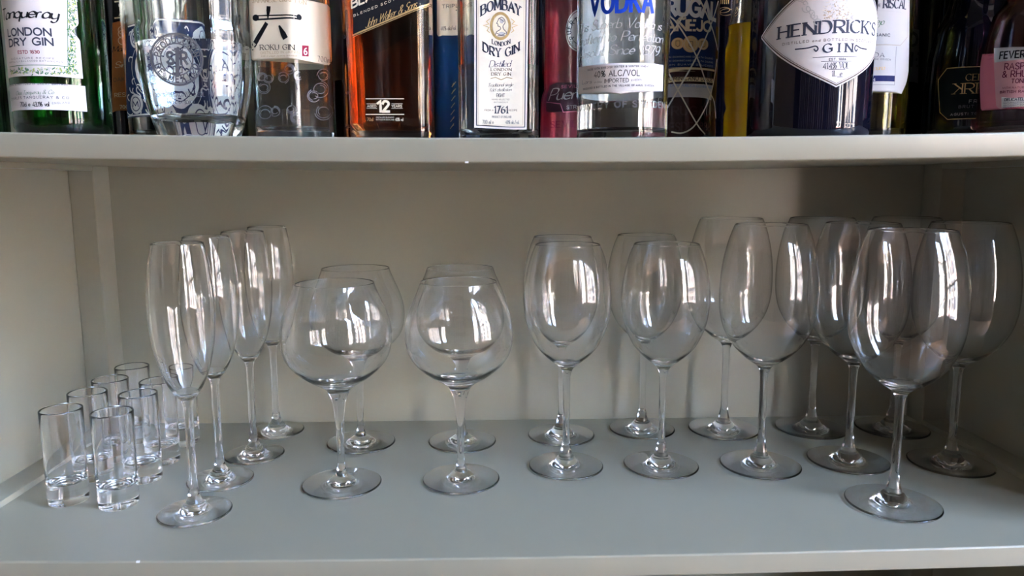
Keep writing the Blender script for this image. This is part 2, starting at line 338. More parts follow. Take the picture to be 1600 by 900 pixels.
#BOTTLES
# ------------------------------------------------------------------ stroke lettering
GL = {}
def _g(ch, w, s):
    st = []
    for part in s.split('|'):
        p = part.split(); n = list(map(float, p[1:])); pts = [(n[i], n[i+1]) for i in range(0, len(n), 2)]
        st.append((p[0], pts))
    GL[ch] = (w, st)
for row in '''A .7 l 0 0 .35 1 .7 0|l .12 .35 .58 .35
B .57 l 0 0 0 1|s 0 1 .3 1 .5 .9 .5 .62 .3 .53 0 .53|s 0 .53 .35 .53 .57 .42 .57 .12 .35 0 0 0
C .66 s .66 .84 .5 .98 .3 1 .08 .82 0 .5 .08 .18 .3 0 .5 .02 .66 .16
D .66 l 0 0 0 1|s 0 1 .3 1 .55 .88 .66 .5 .55 .12 .3 0 0 0
E .5 l 0 0 0 1|l 0 1 .5 1|l 0 .52 .42 .52|l 0 0 .5 0
F .48 l 0 0 0 1|l 0 1 .48 1|l 0 .52 .4 .52
G .7 s .66 .84 .5 .98 .3 1 .08 .82 0 .5 .08 .18 .3 0 .5 .02 .68 .14|l .68 .12 .68 .45 .42 .45
H .62 l 0 0 0 1|l .62 0 .62 1|l 0 .52 .62 .52
I 0 l 0 0 0 1
J .4 l .4 1 .4 .25|s .4 .25 .34 .03 .15 0 0 .14
K .58 l 0 0 0 1|l .55 1 0 .4|l .18 .56 .58 0
< .58 l .58 0 .58 1|l .03 1 .58 .4|l .4 .56 0 0
L .48 l 0 1 0 0|l 0 0 .48 0
M .78 l 0 0 .06 1|l .06 1 .39 .15 .72 1|l .72 1 .78 0
N .64 l 0 0 0 1|l 0 1 .64 0|l .64 0 .64 1
O .74 s .37 1 .1 .85 0 .5 .1 .15 .37 0 .64 .15 .74 .5 .64 .85 .37 1
P .54 l 0 0 0 1|s 0 1 .32 1 .54 .88 .54 .6 .32 .46 0 .46
Q .74 s .37 1 .1 .85 0 .5 .1 .15 .37 0 .64 .15 .74 .5 .64 .85 .37 1|l .45 .22 .75 -.12
R .58 l 0 0 0 1|s 0 1 .32 1 .54 .88 .54 .6 .32 .46 0 .46|l .26 .46 .58 0
S .53 s .5 .84 .38 .99 .15 .99 .02 .8 .1 .6 .42 .42 .53 .22 .42 .01 .14 .01 0 .17
T .6 l .3 0 .3 1|l 0 1 .6 1
U .6 s 0 1 0 .3 .1 .05 .3 0 .5 .05 .6 .3 .6 1
V .66 l 0 1 .33 0 .66 1
W 1 l 0 1 .25 0 .5 .9 .75 0 1 1
X .6 l 0 1 .6 0|l .6 1 0 0
Y .6 l 0 1 .3 .5 .6 1|l .3 .5 .3 0
Z .56 l 0 1 .56 1 0 0 .56 0
0 .5 s .25 1 .06 .85 0 .5 .06 .15 .25 0 .44 .15 .5 .5 .44 .85 .25 1
1 .22 l 0 .8 .2 1 .2 0
2 .5 s .02 .78 .12 .97 .3 1 .46 .86 .46 .66 .3 .4 0 0|l 0 0 .5 0
3 .48 s .02 .85 .2 1 .42 .92 .42 .66 .2 .53|s .2 .53 .46 .44 .47 .14 .25 0 .02 .12
4 .52 l .4 0 .4 1 0 .28 .52 .28
5 .48 l .44 1 .08 1 .05 .56|s .05 .56 .25 .64 .46 .5 .46 .16 .25 0 .02 .1
6 .48 s .4 .98 .16 .8 .02 .4 .08 .08 .26 0 .46 .16 .46 .42 .26 .56 .06 .4
7 .48 l 0 1 .48 1 .16 0
8 .5 s .25 1 .06 .92 .08 .62 .25 .53 .42 .62 .44 .92 .25 1|s .25 .53 .02 .4 .03 .08 .25 0 .47 .08 .48 .4 .25 .53
9 .48 s .44 .6 .24 .42 .03 .56 .03 .86 .24 1 .42 .92 .47 .6 .36 .2 .1 .02
% .8 s .18 1 .02 .85 .02 .65 .18 .5 .34 .65 .34 .85 .18 1|l .66 1 .14 0|s .62 .5 .46 .35 .46 .15 .62 0 .78 .15 .78 .35 .62 .5
& .7 s .68 0 .4 .35 .12 .8 .3 1 .46 .85 .38 .62 .05 .35 .08 .06 .3 0 .55 .15 .66 .42
. .06 l 0 0 .06 .06
, .06 l .05 .08 0 -.14
' .05 l .03 1 0 .78
/ .4 l 0 -.05 .4 1.05
- .3 l 0 .45 .3 .45
: .06 l 0 .1 .05 .15|l 0 .6 .05 .65
~ .64 l 0 0 0 1|l 0 1 .64 0|l .64 0 .64 1|s .12 1.18 .26 1.27 .4 1.15 .54 1.25
a .42 s .4 .45 .2 .55 .02 .35 .04 .08 .22 0 .4 .15|l .42 .52 .42 0
b .42 l 0 1 0 0|s 0 .4 .2 .55 .42 .4 .42 .12 .2 0 0 .12
c .4 s .4 .45 .2 .55 0 .3 .08 .05 .25 0 .42 .1
d .42 l .42 1 .42 0|s .42 .4 .22 .55 0 .4 0 .12 .22 0 .42 .12
e .4 s .02 .28 .4 .3 .36 .5 .2 .56 .02 .4 .02 .12 .2 0 .4 .1
f .26 s .3 .95 .18 1 .1 .85 .1 0|l 0 .52 .26 .52
g .42 s .42 .4 .22 .55 0 .4 0 .12 .22 0 .42 .12|s .42 .52 .42 -.15 .25 -.36 .04 -.25
h .38 l 0 1 0 0|s 0 .38 .2 .55 .38 .45 .38 0
i 0 l 0 .52 0 0|l 0 .73 0 .79
j .1 s .1 .52 .1 -.2 -.05 -.35
k .38 l 0 1 0 0|l .35 .52 0 .2|l .1 .28 .38 0
l 0 l 0 1 0 0
m .56 l 0 .52 0 0|s 0 .38 .15 .55 .28 .45 .28 0|s .28 .38 .43 .55 .56 .45 .56 0
n .38 l 0 .52 0 0|s 0 .38 .2 .55 .38 .45 .38 0
~n .38 l 0 .52 0 0|s 0 .38 .2 .55 .38 .45 .38 0
o .42 s .21 .55 .04 .46 0 .27 .04 .08 .21 0 .38 .08 .42 .27 .38 .46 .21 .55
p .42 l 0 .52 0 -.36|s 0 .4 .2 .55 .42 .4 .42 .12 .2 0 0 .12
q .42 l .42 .52 .42 -.36|s .42 .4 .22 .55 0 .4 0 .12 .22 0 .42 .12
r .26 l 0 .52 0 0|s 0 .35 .12 .52 .26 .52
s .34 s .32 .46 .18 .55 .02 .44 .1 .32 .3 .22 .34 .08 .18 -.01 0 .08
t .28 l .12 .8 .12 .1|s .12 .12 .2 0 .3 .03|l 0 .52 .28 .52
u .38 s 0 .52 0 .15 .15 0 .36 .12|l .38 .52 .38 0
v .36 l 0 .52 .18 0 .36 .52
w .56 l 0 .52 .14 0 .28 .45 .42 0 .56 .52
y .38 s 0 .52 0 .15 .15 0 .36 .12|s .38 .52 .38 -.15 .22 -.36 .02 -.25'''.splitlines():
    ch, w, rest = row.split(' ', 2)
    if len(ch) == 1: _g(ch, float(w), rest)
def layout(txt, gap):
    x = 0; out = []
    for ch in txt:
        if ch == ' ': x += .38+gap*.3; continue
        w, st = GL[ch]
        for kind, pts in st:
            pp = [(x+a, b) for a, b in pts]
            out.append((kind, [tuple(q) for q in catmull(pp, 5)] if kind == 's' else pp))
        x += w+gap
    return x-gap, out

# ------------------------------------------------------------------ bottles
def px_of(P):                                   # world point -> position in the 1600x900 frame
    q = np.array([P[0], P[1], P[2]-ZC]); z = q@_w
    return 800+FPX*(q@_r)/z, 450-FPX*(q@_u)/z
def seat(l, r, y, py=195):                      # x centre and radius of something y metres away that shows from l to r
    A = []
    for px in (l, r):
        d = _w+_r*(px-800)/FPX-_u*(py-450)/FPX; A.append(math.atan2(d[0], d[1]))
    c = (A[0]+A[1])/2
    return y*math.tan(c), y/math.cos(c)*math.sin((A[1]-A[0])/2)
NS = 128
def resample(poly):
    P = np.array(poly+[poly[0]]); s = np.r_[0, np.cumsum(np.hypot(*np.diff(P, axis=0).T))]
    t = np.linspace(0, s[-1], NS, endpoint=False)
    return np.c_[np.interp(t, s, P[:, 0]), np.interp(t, s, P[:, 1])], s[-1]
def circle(R_): return resample([(R_*math.sin(a), -R_*math.cos(a)) for a in np.linspace(0, 2*PI, 181)[:-1]])
def ngon(corners, r):                           # rounded polygon, corners counter-clockwise, first edge crosses the front
    out = []; n = len(corners)
    for i in range(n):
        p, c, q = [np.array(corners[(i+k) % n], float) for k in (-1, 0, 1)]
        a = c+(p-c)/np.linalg.norm(p-c)*r; b = c+(q-c)/np.linalg.norm(q-c)*r
        out += [tuple((1-t)**2*a+2*t*(1-t)*c+t*t*b) for t in np.linspace(0, 1, 7)]
    return resample([(0, (out[-1][1]+out[0][1])/2 if abs(out[-1][1]-out[0][1]) < 1e-6 else -abs(corners[0][1]))]+out)
def rrect(w, d, r): return ngon([(w/2, -d/2), (w/2, d/2), (-w/2, d/2), (-w/2, -d/2)], r)
class Bottle:
    def __init__(s, name, label, cat, x, y, sec, rows, m, rz=0, group=None, wall=None, liquid=None, level=.2, base_t=.006, lift=.0002, smooth=True, body='glass_body'):
        s.sec, s.per = sec; s.x, s.y, s.rz = x, y, rz; s.z0 = up_z(x)+lift
        s.root = empty(name, (x, y, s.z0), label, cat, group, rz)
        zs = [r[0] for r in rows]; s.zs = zs; s.rows = rows
        s.fine = []
        for i in range(len(rows)-1):
            a, b = rows[i], rows[i+1]; n = max(1, int((b[0]-a[0])/.006)) if len(a) < 5 else 1
            for j in range(n): s.fine.append(tuple(a[k]+(b[k]-a[k])*j/n for k in range(4)))
        s.fine.append(tuple(rows[-1][:4]))
        v = []; f = []
        def ring(z, k, mix, r, shrink=0):
            Rm = np.hypot(*s.sec.T); d = s.sec/Rm[:, None]
            P = (1-mix)*s.sec*k+mix*d*r
            if shrink:
                L = np.hypot(*P.T); P = P*((L-shrink)/L)[:, None]
            n0 = len(v); v.extend((p[0], p[1], z) for p in P); return list(range(n0, n0+NS))
        def stack(rs, shrink=0):
            return [ring(*r, shrink) for r in rs]
        def skin(rings):
            for a, b in zip(rings, rings[1:]):
                for k in range(NS): f.append((a[k], a[(k+1) % NS], b[(k+1) % NS], b[k]))
        out = stack(s.fine); skin(out)
        zb = s.fine[0]; c0 = ring(zb[0]+.001, zb[1]*.75, zb[2], zb[3]*.75)
        for k in range(NS): f.append((c0[k], c0[(k+1) % NS], out[0][(k+1) % NS], out[0][k]))
        f.append(tuple(c0[::-1]))
        if wall:
            inn = [r for r in s.fine if r[0] > base_t][::-1]
            ir = stack(inn, wall); skin([out[-1]]+ir)
            c = ring(base_t, inn[-1][1], inn[-1][2], inn[-1][3], wall*2.5); skin([ir[-1], c]); f.append(tuple(c))
        else: f.append(tuple(out[-1]))
        s.body = link_mesh(body, v, f, m, s.root, True)
        if hasattr(s.body.data, 'set_sharp_from_angle'): s.body.data.set_sharp_from_angle(angle=R(35))
        if liquid:
            v.clear(); f.clear()
            lq = [r for r in s.fine if base_t < r[0] < level]
            lr = stack(lq, wall-.0002); b0 = ring(base_t-.0002, lq[0][1], lq[0][2], lq[0][3], wall*2.5-.0002)
            skin([b0]+lr); f.append(tuple(b0[::-1])); f.append(tuple(lr[-1]))
            o = link_mesh('liquid', v, f, liquid, s.root, True)
            if hasattr(o.data, 'set_sharp_from_angle'): o.data.set_sharp_from_angle(angle=R(35))
        s.col = {}
    def k(s, z):
        return np.interp(z, s.zs, [r[1] for r in s.rows])
    def P(s, u, z, off=0):                      # local point on the outside: u along the girth from the front, z height
        t = (u/s.per*NS) % NS; i = int(t); fr = t-i
        a, b = s.sec[i % NS], s.sec[(i+1) % NS]; p0 = s.sec[(i-1) % NS]; q = s.sec[(i+2) % NS]
        p = a+(b-a)*fr; tan = (b-p0)*(1-fr)+(q-a)*fr; n = np.array([tan[1], -tan[0]]); n = n/np.linalg.norm(n)
        p = p*s.k(z)+n*off
        return (p[0], p[1], z)
    def Wd(s, u, z):
        p = s.P(u, z); c, sn = math.cos(s.rz), math.sin(s.rz)
        return (s.x+p[0]*c-p[1]*sn, s.y+p[0]*sn+p[1]*c, s.z0+z)
    def uv(s, px, py):
        key = 'tab'
        if key not in s.__dict__:
            s.tab = []
            for u in np.linspace(-.5, .5, 241)*s.per:
                w = s.Wd(u, .05); w2 = s.Wd(u+s.per/400, .05)
                a, b = px_of(w), px_of(w2)
                if b[0] > a[0]: s.tab.append((u, a[0], a[1], px_of(s.Wd(u, .09))))
        best = None
        T = s.tab; X = []
        for u, ax, ay, t in T:
            k = (py-ay)/(t[1]-ay); X.append((ax+(t[0]-ax)*k, u, .05+.04*k))
        X.sort(); xs = [q[0] for q in X]
        return np.array([np.interp(px, xs, [q[1] for q in X]), np.interp(px, xs, [q[2] for q in X])])
    def patch(s, poly, m, name='label', off=.00025, parent=None, px=True):
        P = [s.uv(*p) if px else np.array(p) for p in poly]
        z0, z1 = min(p[1] for p in P), max(p[1] for p in P)
        n = max(2, int((z1-z0)/.0015)); v = []; f = []; nc = 28
        for i in range(n+1):
            z = z0+(z1-z0)*min(max(i/n, 1e-4), 1-1e-4); xs = []
            for a, b in zip(P, P[1:]+P[:1]):
                if (a[1] <= z) != (b[1] <= z): xs.append(a[0]+(b[0]-a[0])*(z-a[1])/(b[1]-a[1]))
            if len(xs) < 2: xs = [0, 0]
            l, r = min(xs), max(xs)
            for j in range(nc+1): v.append(s.P(l+(r-l)*j/nc, z, off))
        for i in range(n):
            for j in range(nc):
                a = i*(nc+1)+j; f.append((a, a+1, a+nc+2, a+nc+1))
        o = link_mesh(name, v, f, m, parent or s.root, True); s.lab = o
        return o
    def stroke(s, uvs, w, col, serif=False, off=.0004, parent=None, thin=None, px=False):
        """ribbon along uv points; w wide (metres); thin: width of flat strokes for a pen-like contrast"""
        if px: uvs = [s.uv(*p) for p in uvs]
        pts = [np.array(p, float) for p in uvs]; q = [pts[0]]
        for a, b in zip(pts, pts[1:]):
            L = np.linalg.norm(b-a)
            if L < 1e-7: continue
            n = max(1, int(L/.003)); q += [a+(b-a)*j/n for j in range(1, n+1)]
        if len(q) < 2: return
        V, F = s.col.setdefault((col, parent or s.__dict__.get('lab') or s.root), ([], []))
        n0 = len(V)
        for i, p in enumerate(q):
            d0 = q[i]-q[i-1] if i else q[1]-q[0]; d1 = q[i+1]-q[i] if i < len(q)-1 else d0
            d0 = d0/np.linalg.norm(d0); d1 = d1/np.linalg.norm(d1); d = d0+d1; L = np.linalg.norm(d); d = d/L if L > .3 else d0
            hw = w/2
            if thin is not None:
                th = math.atan2(d[1], d[0])-R(25); hw = (thin+(w-thin)*math.sin(th)**2)/2
            nrm = np.array([-d[1], d[0]])*hw/max(.6, float(abs(d@d0)))
            e = d0*hw*.8 if (i == 0 or i == len(q)-1) and thin is None else d0*0
            if i == 0: e = -e
            for sg in (1, -1): c = p+nrm*sg+e; V.append(s.P(c[0], c[1], off))
        for i in range(len(q)-1): a = n0+2*i; F.append((a, a+1, a+3, a+2))
    def disc(s, px, py, rx, ry, col, off=.0004, n=24, parent=None, ring=None):
        c = s.uv(px, py); ex = s.uv(px+rx, py)[0]-c[0]; ey = s.uv(px, py-ry)[1]-c[1]
        if ring:
            pts = [c+np.array([ex*math.cos(a), ey*math.sin(a)]) for a in np.linspace(0, 2*PI, 37)]
            s.stroke(pts, ring, col, off=off, parent=parent); return
        V, F = s.col.setdefault((col, parent or s.__dict__.get('lab') or s.root), ([], [])); n0 = len(V)
        V.append(s.P(c[0], c[1], off)); nr = max(2, int(abs(ex)/.0025))
        for q in range(1, nr+1):
            fr = q/nr
            for k in range(n):
                a = 2*PI*k/n; V.append(s.P(c[0]+ex*fr*math.cos(a), c[1]+ey*fr*math.sin(a), off))
        for k in range(n):
            k2 = (k+1) % n; F.append((n0, n0+1+k, n0+1+k2))
            for q in range(nr-1): a = n0+1+q*n; F.append((a+k, a+n+k, a+n+k2, a+k2))
    def text(s, txt, p0, p1, cap, col='black', style='sans', wt=.13, gap=.22, arc=0, slant=0, off=.0004, parent=None, ext=1):
        """letters from p0 to p1 (both in frame pixels, on the baseline), cap pixels high; style sans | serif | script"""
        a, b = s.uv(*p0), s.uv(*p1); m = ((p0[0]+p1[0])/2, (p0[1]+p1[1])/2)
        H = s.uv(m[0], m[1]-cap)[1]-s.uv(*m)[1]
        if style == 'script': gap = gap*.45; slant = slant or .32
        b = a+(b-a)*ext; W_, st = layout(txt, gap); L = b[0]-a[0]
        am = 0 if not arc else s.uv(m[0], m[1]-arc)[1]-s.uv(*m)[1]
        def T(p):
            t = (p[0])/W_; x = a[0]+L*t+slant*H*p[1]; z = a[1]+(b[1]-a[1])*t+am*(1-(2*t-1)**2)+H*p[1]
            return np.array([x, z])
        w = wt*H; thin = None
        if style == 'serif': thin = w*.38
        if style == 'script': thin = w*.35
        for kind, pts in st:
            s.stroke([T(p) for p in pts], w, col, off=off, parent=parent, thin=thin)
            if style == 'serif' and kind == 'l' and cap > 4:
                for e, o_ in ((pts[0], pts[1]), (pts[-1], pts[-2])):
                    if abs(e[1]-round(e[1])) < .02 and abs(o_[1]-e[1]) > .3 and e[1] in (0, 1):
                        sw = .13*W_*H/L if L else .13
                        s.stroke([T((e[0]-.13, e[1])), T((e[0]+.13, e[1]))], w*.38, col, off=off, parent=parent)
    def finish(s):
        names = {}
        for (col, par), (V, F) in s.col.items():
            link_mesh('lettering' if par != s.root else 'printed_lettering', V, F, INKS[col], par)
def cap_on(b, z0, z1, r, m, name='cap', ridges=True):
    v = [(r, z0), (r, z1-.001), (r-.001, z1), (0, z1)]
    o = lathe(name, [(0, z0)]+v, m, b.root, 48); return o
def shoulder(R_, zs, zn, rn, zt, k0=.96, start=None):
    """rows for an ordinary bottle: body to zs, shoulder to zn, neck radius rn to the top zt"""
    rows = start or [(0, k0*.94, 0, 0), (.0015, k0*.985, 0, 0), (.006, 1, 0, 0)]
    rows = rows+[(zs, 1, 0, 0)]
    for i in range(1, 7):
        t = i/6; e = math.cos(t*PI/2)**.9; rr = rn+(R_-rn)*e
        rows.append((zs+(zn-zs)*math.sin(t*PI/2), rr/R_, min(1, t*1.2), rr))
    return rows+[(zt-.012, rn/R_, 1, rn*.92), (zt-.011, rn/R_, 1, rn*1.12), (zt, rn/R_, 1, rn*1.1)]
G_GREEN = mat('green_bottle_glass', (.10, .42, .12), .0, trans=1, ior=1.5, absorb=(.05, .45, .08), dens=130)
G_CLEAR = mat('clear_bottle_glass', (.97, 1, .98), .0, trans=1, ior=1.5)
G_DARK = mat('black_bottle_glass', (.003, .003, .008), .04, ior=1.52)
G_NAVY = mat('dark_blue_bottle_glass', (.010, .018, .05), .06, ior=1.5)
G_PINK = mat('pink_tinted_glass', (.90, .68, .74), .0, trans=1, ior=1.5)
G_OLIVE = mat('olive_tinted_glass', (.62, .60, .28), .0, trans=1, ior=1.5)
G_BROWN = mat('dark_rum_bottle', (.035, .008, .006), .04, ior=1.5)
L_WATER = mat('clear_spirit', (1, 1, 1), 0, trans=1, ior=1.36)
L_AMBER = mat('amber_whisky', (1, .62, .28), 0, trans=1, ior=1.36, absorb=(.93, .52, .12), dens=42)
L_PINK = mat('pink_gin', (.66, .20, .28), .1, trans=.6, ior=1.36)
L_YELLOW = mat('yellow_liqueur', (.95, .68, .015), .15, trans=.35, ior=1.36)
L_ROSE = mat('rose_tonic', (.9, .5, .6), 0, trans=1, ior=1.34, absorb=(.45, .2, .3), dens=60)
C_BLACK = mat('black_cap_plastic', (.01, .01, .01), .3); C_RED = mat('red_wax_cap', (.3, .01, .02), .35); C_SILVER = mat('silver_cap', (.6, .6, .6), .3, metal=1); C_CORK = mat('cork', (.4, .25, .13), .8); C_GOLD = mat('gold_cap', (.6, .42, .15), .3, metal=1)

def dark(x0, x1, y, label, m=G_DARK, h=.27, cm=C_BLACK, name='wine_bottle', zs=.16):
    x, r = seat(x0, x1, y)
    b = Bottle(name, label, 'bottle', x, y, circle(r), shoulder(r, zs, zs+.045, .013, h), m)
    cap_on(b, h-.04, h+.002, .0150, cm, 'capsule'); return b
# green gin bottle, far left
y = .56; x, r = seat(21, 177, y)
b = Bottle('gin_bottle', 'green gin bottle at the far left with a white label framed in green leaves', 'bottle', x, y, circle(r), shoulder(r, .165, .205, .014, .262), G_GREEN, wall=.003, liquid=L_WATER, level=.16)
cap_on(b, .235, .268, .0155, C_RED)
cu = b.uv(50, 80)[0]; ur, vt = b.uv(121, 20)[0], .125; hw = ur-cu
b.patch([(cu-hw, b.uv(50, 119)[1]), (ur, b.uv(50, 119)[1]), (ur, b.uv(122, 62)[1]), (ur-.005, b.uv(122, 50)[1]), (ur, b.uv(122, 38)[1]), (ur, vt), (cu-hw, vt)], WHITE, px=False)
L1 = b.lab
rnd = random.Random(3)
for i in range(420):
    if i % 3: p = (106+rnd.random()*12, rnd.random()*116-6)
    else: p = (14+rnd.random()*108, 107+rnd.random()*9)
    if 40 < p[1] < 56 and p[0] > 110: continue
    a = rnd.random()*6.3; b.stroke([p, (p[0]+2.6*math.cos(a), p[1]+2.6*math.sin(a))], .0006, ['green', 'lime', 'green', 'lgrey'][i % 4], px=True)
b.stroke([(105, -8), (106, 104), (16, 105)], .0004, 'green', px=True)
b.text('Tanqueray', (6, 33), (90, 30), 17, 'black', 'script', wt=.24)
b.text('LONDON', (14, 57), (80, 56), 11, 'slate', wt=.22); b.text('DRY GIN', (16, 73), (83, 71), 11, 'slate', wt=.22)
b.text('ESTD 1830', (29, 84), (62, 83.5), 4.5, 'red', wt=.2); b.text('SIGNATURE RECIPE', (19, 94), (85, 93), 2.6, 'slate', gap=.5)
b.text('PERFECTLY BALANCED BOTANICALS', (16, 99.5), (98, 98), 2.2, 'slate', gap=.4)
b.patch([(cu-hw, b.uv(50, 173)[1]), (ur+.001, b.uv(50, 173)[1]), (ur+.001, b.uv(50, 131)[1]), (cu-hw, b.uv(50, 131)[1])], WHITE, px=False)
b.text('PRODUCED & BOTTLED IN GREAT BRITAIN', (15, 137), (105, 134.5), 2.8, 'slate', gap=.35, wt=.2)
b.text('Chas Tanqueray & Co', (26, 150), (84, 148), 6.5, 'green', 'script', wt=.12); b.text('CHARLES TANQUERAY & CO', (19, 158), (108, 156), 3.8, 'slate', wt=.16, gap=.4)
b.text('70cl e', (33, 168), (48, 167.5), 7, 'black', wt=.14, gap=.12); b.text('43.1% vol', (52, 168), (77, 167.5), 7, 'black', wt=.16, gap=.12); b.text('ENGLAND', (82, 164), (109, 163), 2.8, 'slate', gap=.4)
b.finish()

# whisky behind, orange label
y = .71; x, r = seat(172, 236, y)
b = Bottle('whisky_bottle', 'dark whisky bottle with a burnt orange label, behind the big green gin bottle', 'bottle', x, y, circle(r), shoulder(r, .16, .20, .013, .25), G_DARK)
cap_on(b, .228, .255, .0145, C_BLACK)
b.patch([(176, 176), (230, 176), (230, 35), (176, 35)], ORANGEP)
for yy in (44, 50, 60): b.disc(191, yy+4, 6, 6, 'cream', ring=.0004)
b.text('Malt Whisky', (176, 82), (226, 80), 9, 'black', 'script', wt=.16); b.text('Single', (180, 106), (214, 105), 9, 'cream', 'script', wt=.12); b.text('OAK CASK', (178, 128), (222, 127), 6, 'brown'); b.text('RESERVE', (180, 152), (222, 151), 6, 'cream'); b.text('70CL', (188, 170), (206, 170), 5, 'cream')
b.patch([(176, 33), (230, 33), (230, -10), (176, -10)], BLACKP)
b.stroke([(180, 29), (228, 29)], .0012, 'cream', px=True); b.stroke([(180, 4), (228, 4)], .0012, 'cream', px=True); b.text('ZX', (188, 24), (208, 24), 14, 'white', wt=.25); b.finish()

b = dark(-66, 17, .66, 'dark green bottle at the very left edge, behind the big green gin bottle', m=mat('very_dark_green_glass', (.012, .022, .010), .06)); b.finish()
# tequila with navy label, behind the faceted bottle
y = .675; x, r = seat(200, 338, y)
b = Bottle('tequila_bottle', 'bottle with a navy label of white ovals, seen beside and through the clear faceted bottle', 'bottle', x, y, circle(r), shoulder(r, .15, .20, .014, .255), G_CLEAR, wall=.003, liquid=L_WATER, level=.14)
cap_on(b, .23, .262, .016, C_CORK, 'stopper')
b.patch([(199.5, 186), (338, 186), (338, 40), (199.5, 40)], NAVYP)
b.stroke([(201, 183), (337, 183)], .0012, 'white', px=True); b.stroke([(201, 42), (337, 42)], .0012, 'white', px=True)
b.disc(268, 108, 52, 50, 'white'); b.disc(268, 108, 56, 55, 'white', ring=.0005); b.disc(268, 108, 46, 43, 'navy', off=.0006, ring=.0006)
for px_, py_ in ((213, 60), (213, 163), (322, 60), (322, 163)): b.disc(px_, py_, 11, 16, 'white'); b.disc(px_, py_, 7, 11, 'navy', off=.0006, ring=.0007); b.text('M', (px_-4, py_+4), (px_+4, py_+4), 8, 'navy', off=.0006, wt=.2)
rnd = random.Random(8)
for i in range(170):
    p = (204+rnd.random()*130, 46+rnd.random()*132); a = rnd.random()*6.3; ins = ((p[0]-268)/56)**2+((p[1]-108)/54)**2
    q = [(p[0]+5*math.cos(a+t*.8), p[1]+5*math.sin(a+t)) for t in np.linspace(0, 2.5, 7)]
    b.stroke(q, .0011, 'navy' if ins < .8 else 'white', px=True, off=.0005) if ins < .8 or ins > 1.1 else None
b.text('TEQUILA', (236, 104), (300, 104), 14, 'navy', 'serif', off=.0006); b.text('BLANCO', (246, 124), (290, 124), 9, 'navy', off=.0006); b.finish()

# clear faceted agave spirit bottle
y = .572; x, r = seat(213, 394, y, 100)
sec = ngon([(r*.62, -r*.72), (r*1.0, -r*.34), (r*1.0, r*.34), (r*.62, r*.72), (-r*.62, r*.72), (-r*1.0, r*.34), (-r*1.0, -r*.34), (-r*.62, -r*.72)], .005)
b = Bottle('agave_spirit_bottle', 'heavy clear faceted bottle with an embossed round seal, narrowing at its base', 'bottle', x, y, sec,
 [(0, .66, 0, 0), (.002, .70, 0, 0), (.012, .78, 0, 0), (.025, .87, 0, 0), (.045, .95, 0, 0), (.070, .985, 0, 0), (.079, .99, 0, 0), (.082, .96, 0, 0), (.12, .99, 0, 0), (.15, .98, .1, r*.9), (.18, .6, .7, r*.55), (.20, .3, 1, .016), (.235, .3, 1, .014), (.236, .3, 1, .017), (.245, .3, 1, .017)], G_CLEAR, rz=R(-3), wall=.004, liquid=L_WATER, level=.072, base_t=.017)
cap_on(b, .240, .268, .018, C_CORK, 'stopper')
b.disc(277, 93, 40, 40, 'frost', ring=.0016, off=.0006); b.disc(277, 93, 37, 37, 'frost', ring=.0006, off=.0006); b.disc(277, 93, 25, 25, 'frost', ring=.0010, off=.0006)
def ringtext(b, txt, cx, cy_, r_, cap, a0, a1, col, wt=.2, off=.0006, flip=False):
    n = len(txt)
    for i, ch in enumerate(txt):
        if ch == ' ': continue
        a = R(a0+(a1-a0)*i/max(1, n-1)); w_, st = GL[ch]
        for kind, pts in st:
            pp = catmull(pts, 4) if kind == 's' else pts; o_ = []
            for u_, v_ in pp:
                rr = r_+(v_-.5)*cap*(-1 if flip else 1); t = (u_-w_/2)*cap*(-1 if flip else 1)
                o_.append((cx+rr*math.sin(a)+t*math.cos(a), cy_-rr*math.cos(a)+t*math.sin(a)))
            b.stroke(o_, wt*cap*b.mpp, col, px=True, off=off)
b.mpp = .00050
ringtext(b, 'PRODUCCION', 277, 93, 31, 9, -75, 75, 'frost'); ringtext(b, 'DE MEXICO', 277, 93, 31, 9, 250, 110, 'frost', flip=True)
b.text('S', (263, 100), (272, 100), 18, 'frost', wt=.25, off=.0006); b.text('R', (284, 100), (293, 100), 18, 'frost', wt=.25, off=.0006)
b.stroke([(278, 78), (278, 116)], .003, 'frost', px=True, off=.0008); b.stroke([(271, 104), (285, 104), (285, 114), (271, 114), (271, 104)], .0008, 'frost', px=True)
for k in range(5): b.stroke([(278, 82), (270+4*k, 74+abs(k-2)*2)], .0009, 'frost', px=True)
b.text('100% DE AGAVE AZUL', (240, 152), (322, 151), 6.5, 'frost', 'serif', wt=.2, off=.0006); b.text('HECHO EN MEXICO', (258, 163), (304, 162), 4.5, 'frost', wt=.2, off=.0006)
b.finish()

# hexagonal gin bottle
y = .60; x, r = seat(393, 527, y)
R6 = r*1.04
sec = ngon([(R6*math.sin(R(a)), -R6*math.cos(R(a))) for a in (30, 90, 150, 210, 270, 330)], .004)
b = Bottle('gin_bottle', 'clear hexagonal gin bottle with a torn-edged cream label and brushed black character', 'bottle', x, y, sec,
 [(0, .93, 0, 0), (.002, .98, 0, 0), (.006, 1, 0, 0), (.16, 1, 0, 0), (.185, .7, .5, r*.7), (.20, .4, 1, .016), (.235, .4, 1, .0145), (.236, .4, 1, .017), (.246, .4, 1, .017)], G_CLEAR, rz=R(-14.5), wall=.003, liquid=L_WATER, level=.028, base_t=.010)
cap_on(b, .225, .265, .017, C_BLACK)
rnd = random.Random(5); edge = [(388+i*6.6, (94 if 388+i*6.6 < 470 else 94+(388+i*6.6-470)*.17)+rnd.random()*1.4-.7) for i in range(20)]
b.patch(edge+[(520, 92), (520+rnd.random(), 60), (519, 30), (518, 10), (455, -6), (388, -8)], CREAM)
b.text('JAPANESE CRAFT GIN', (395, 5), (478, 8), 6.5, 'tan', 'serif', wt=.16)
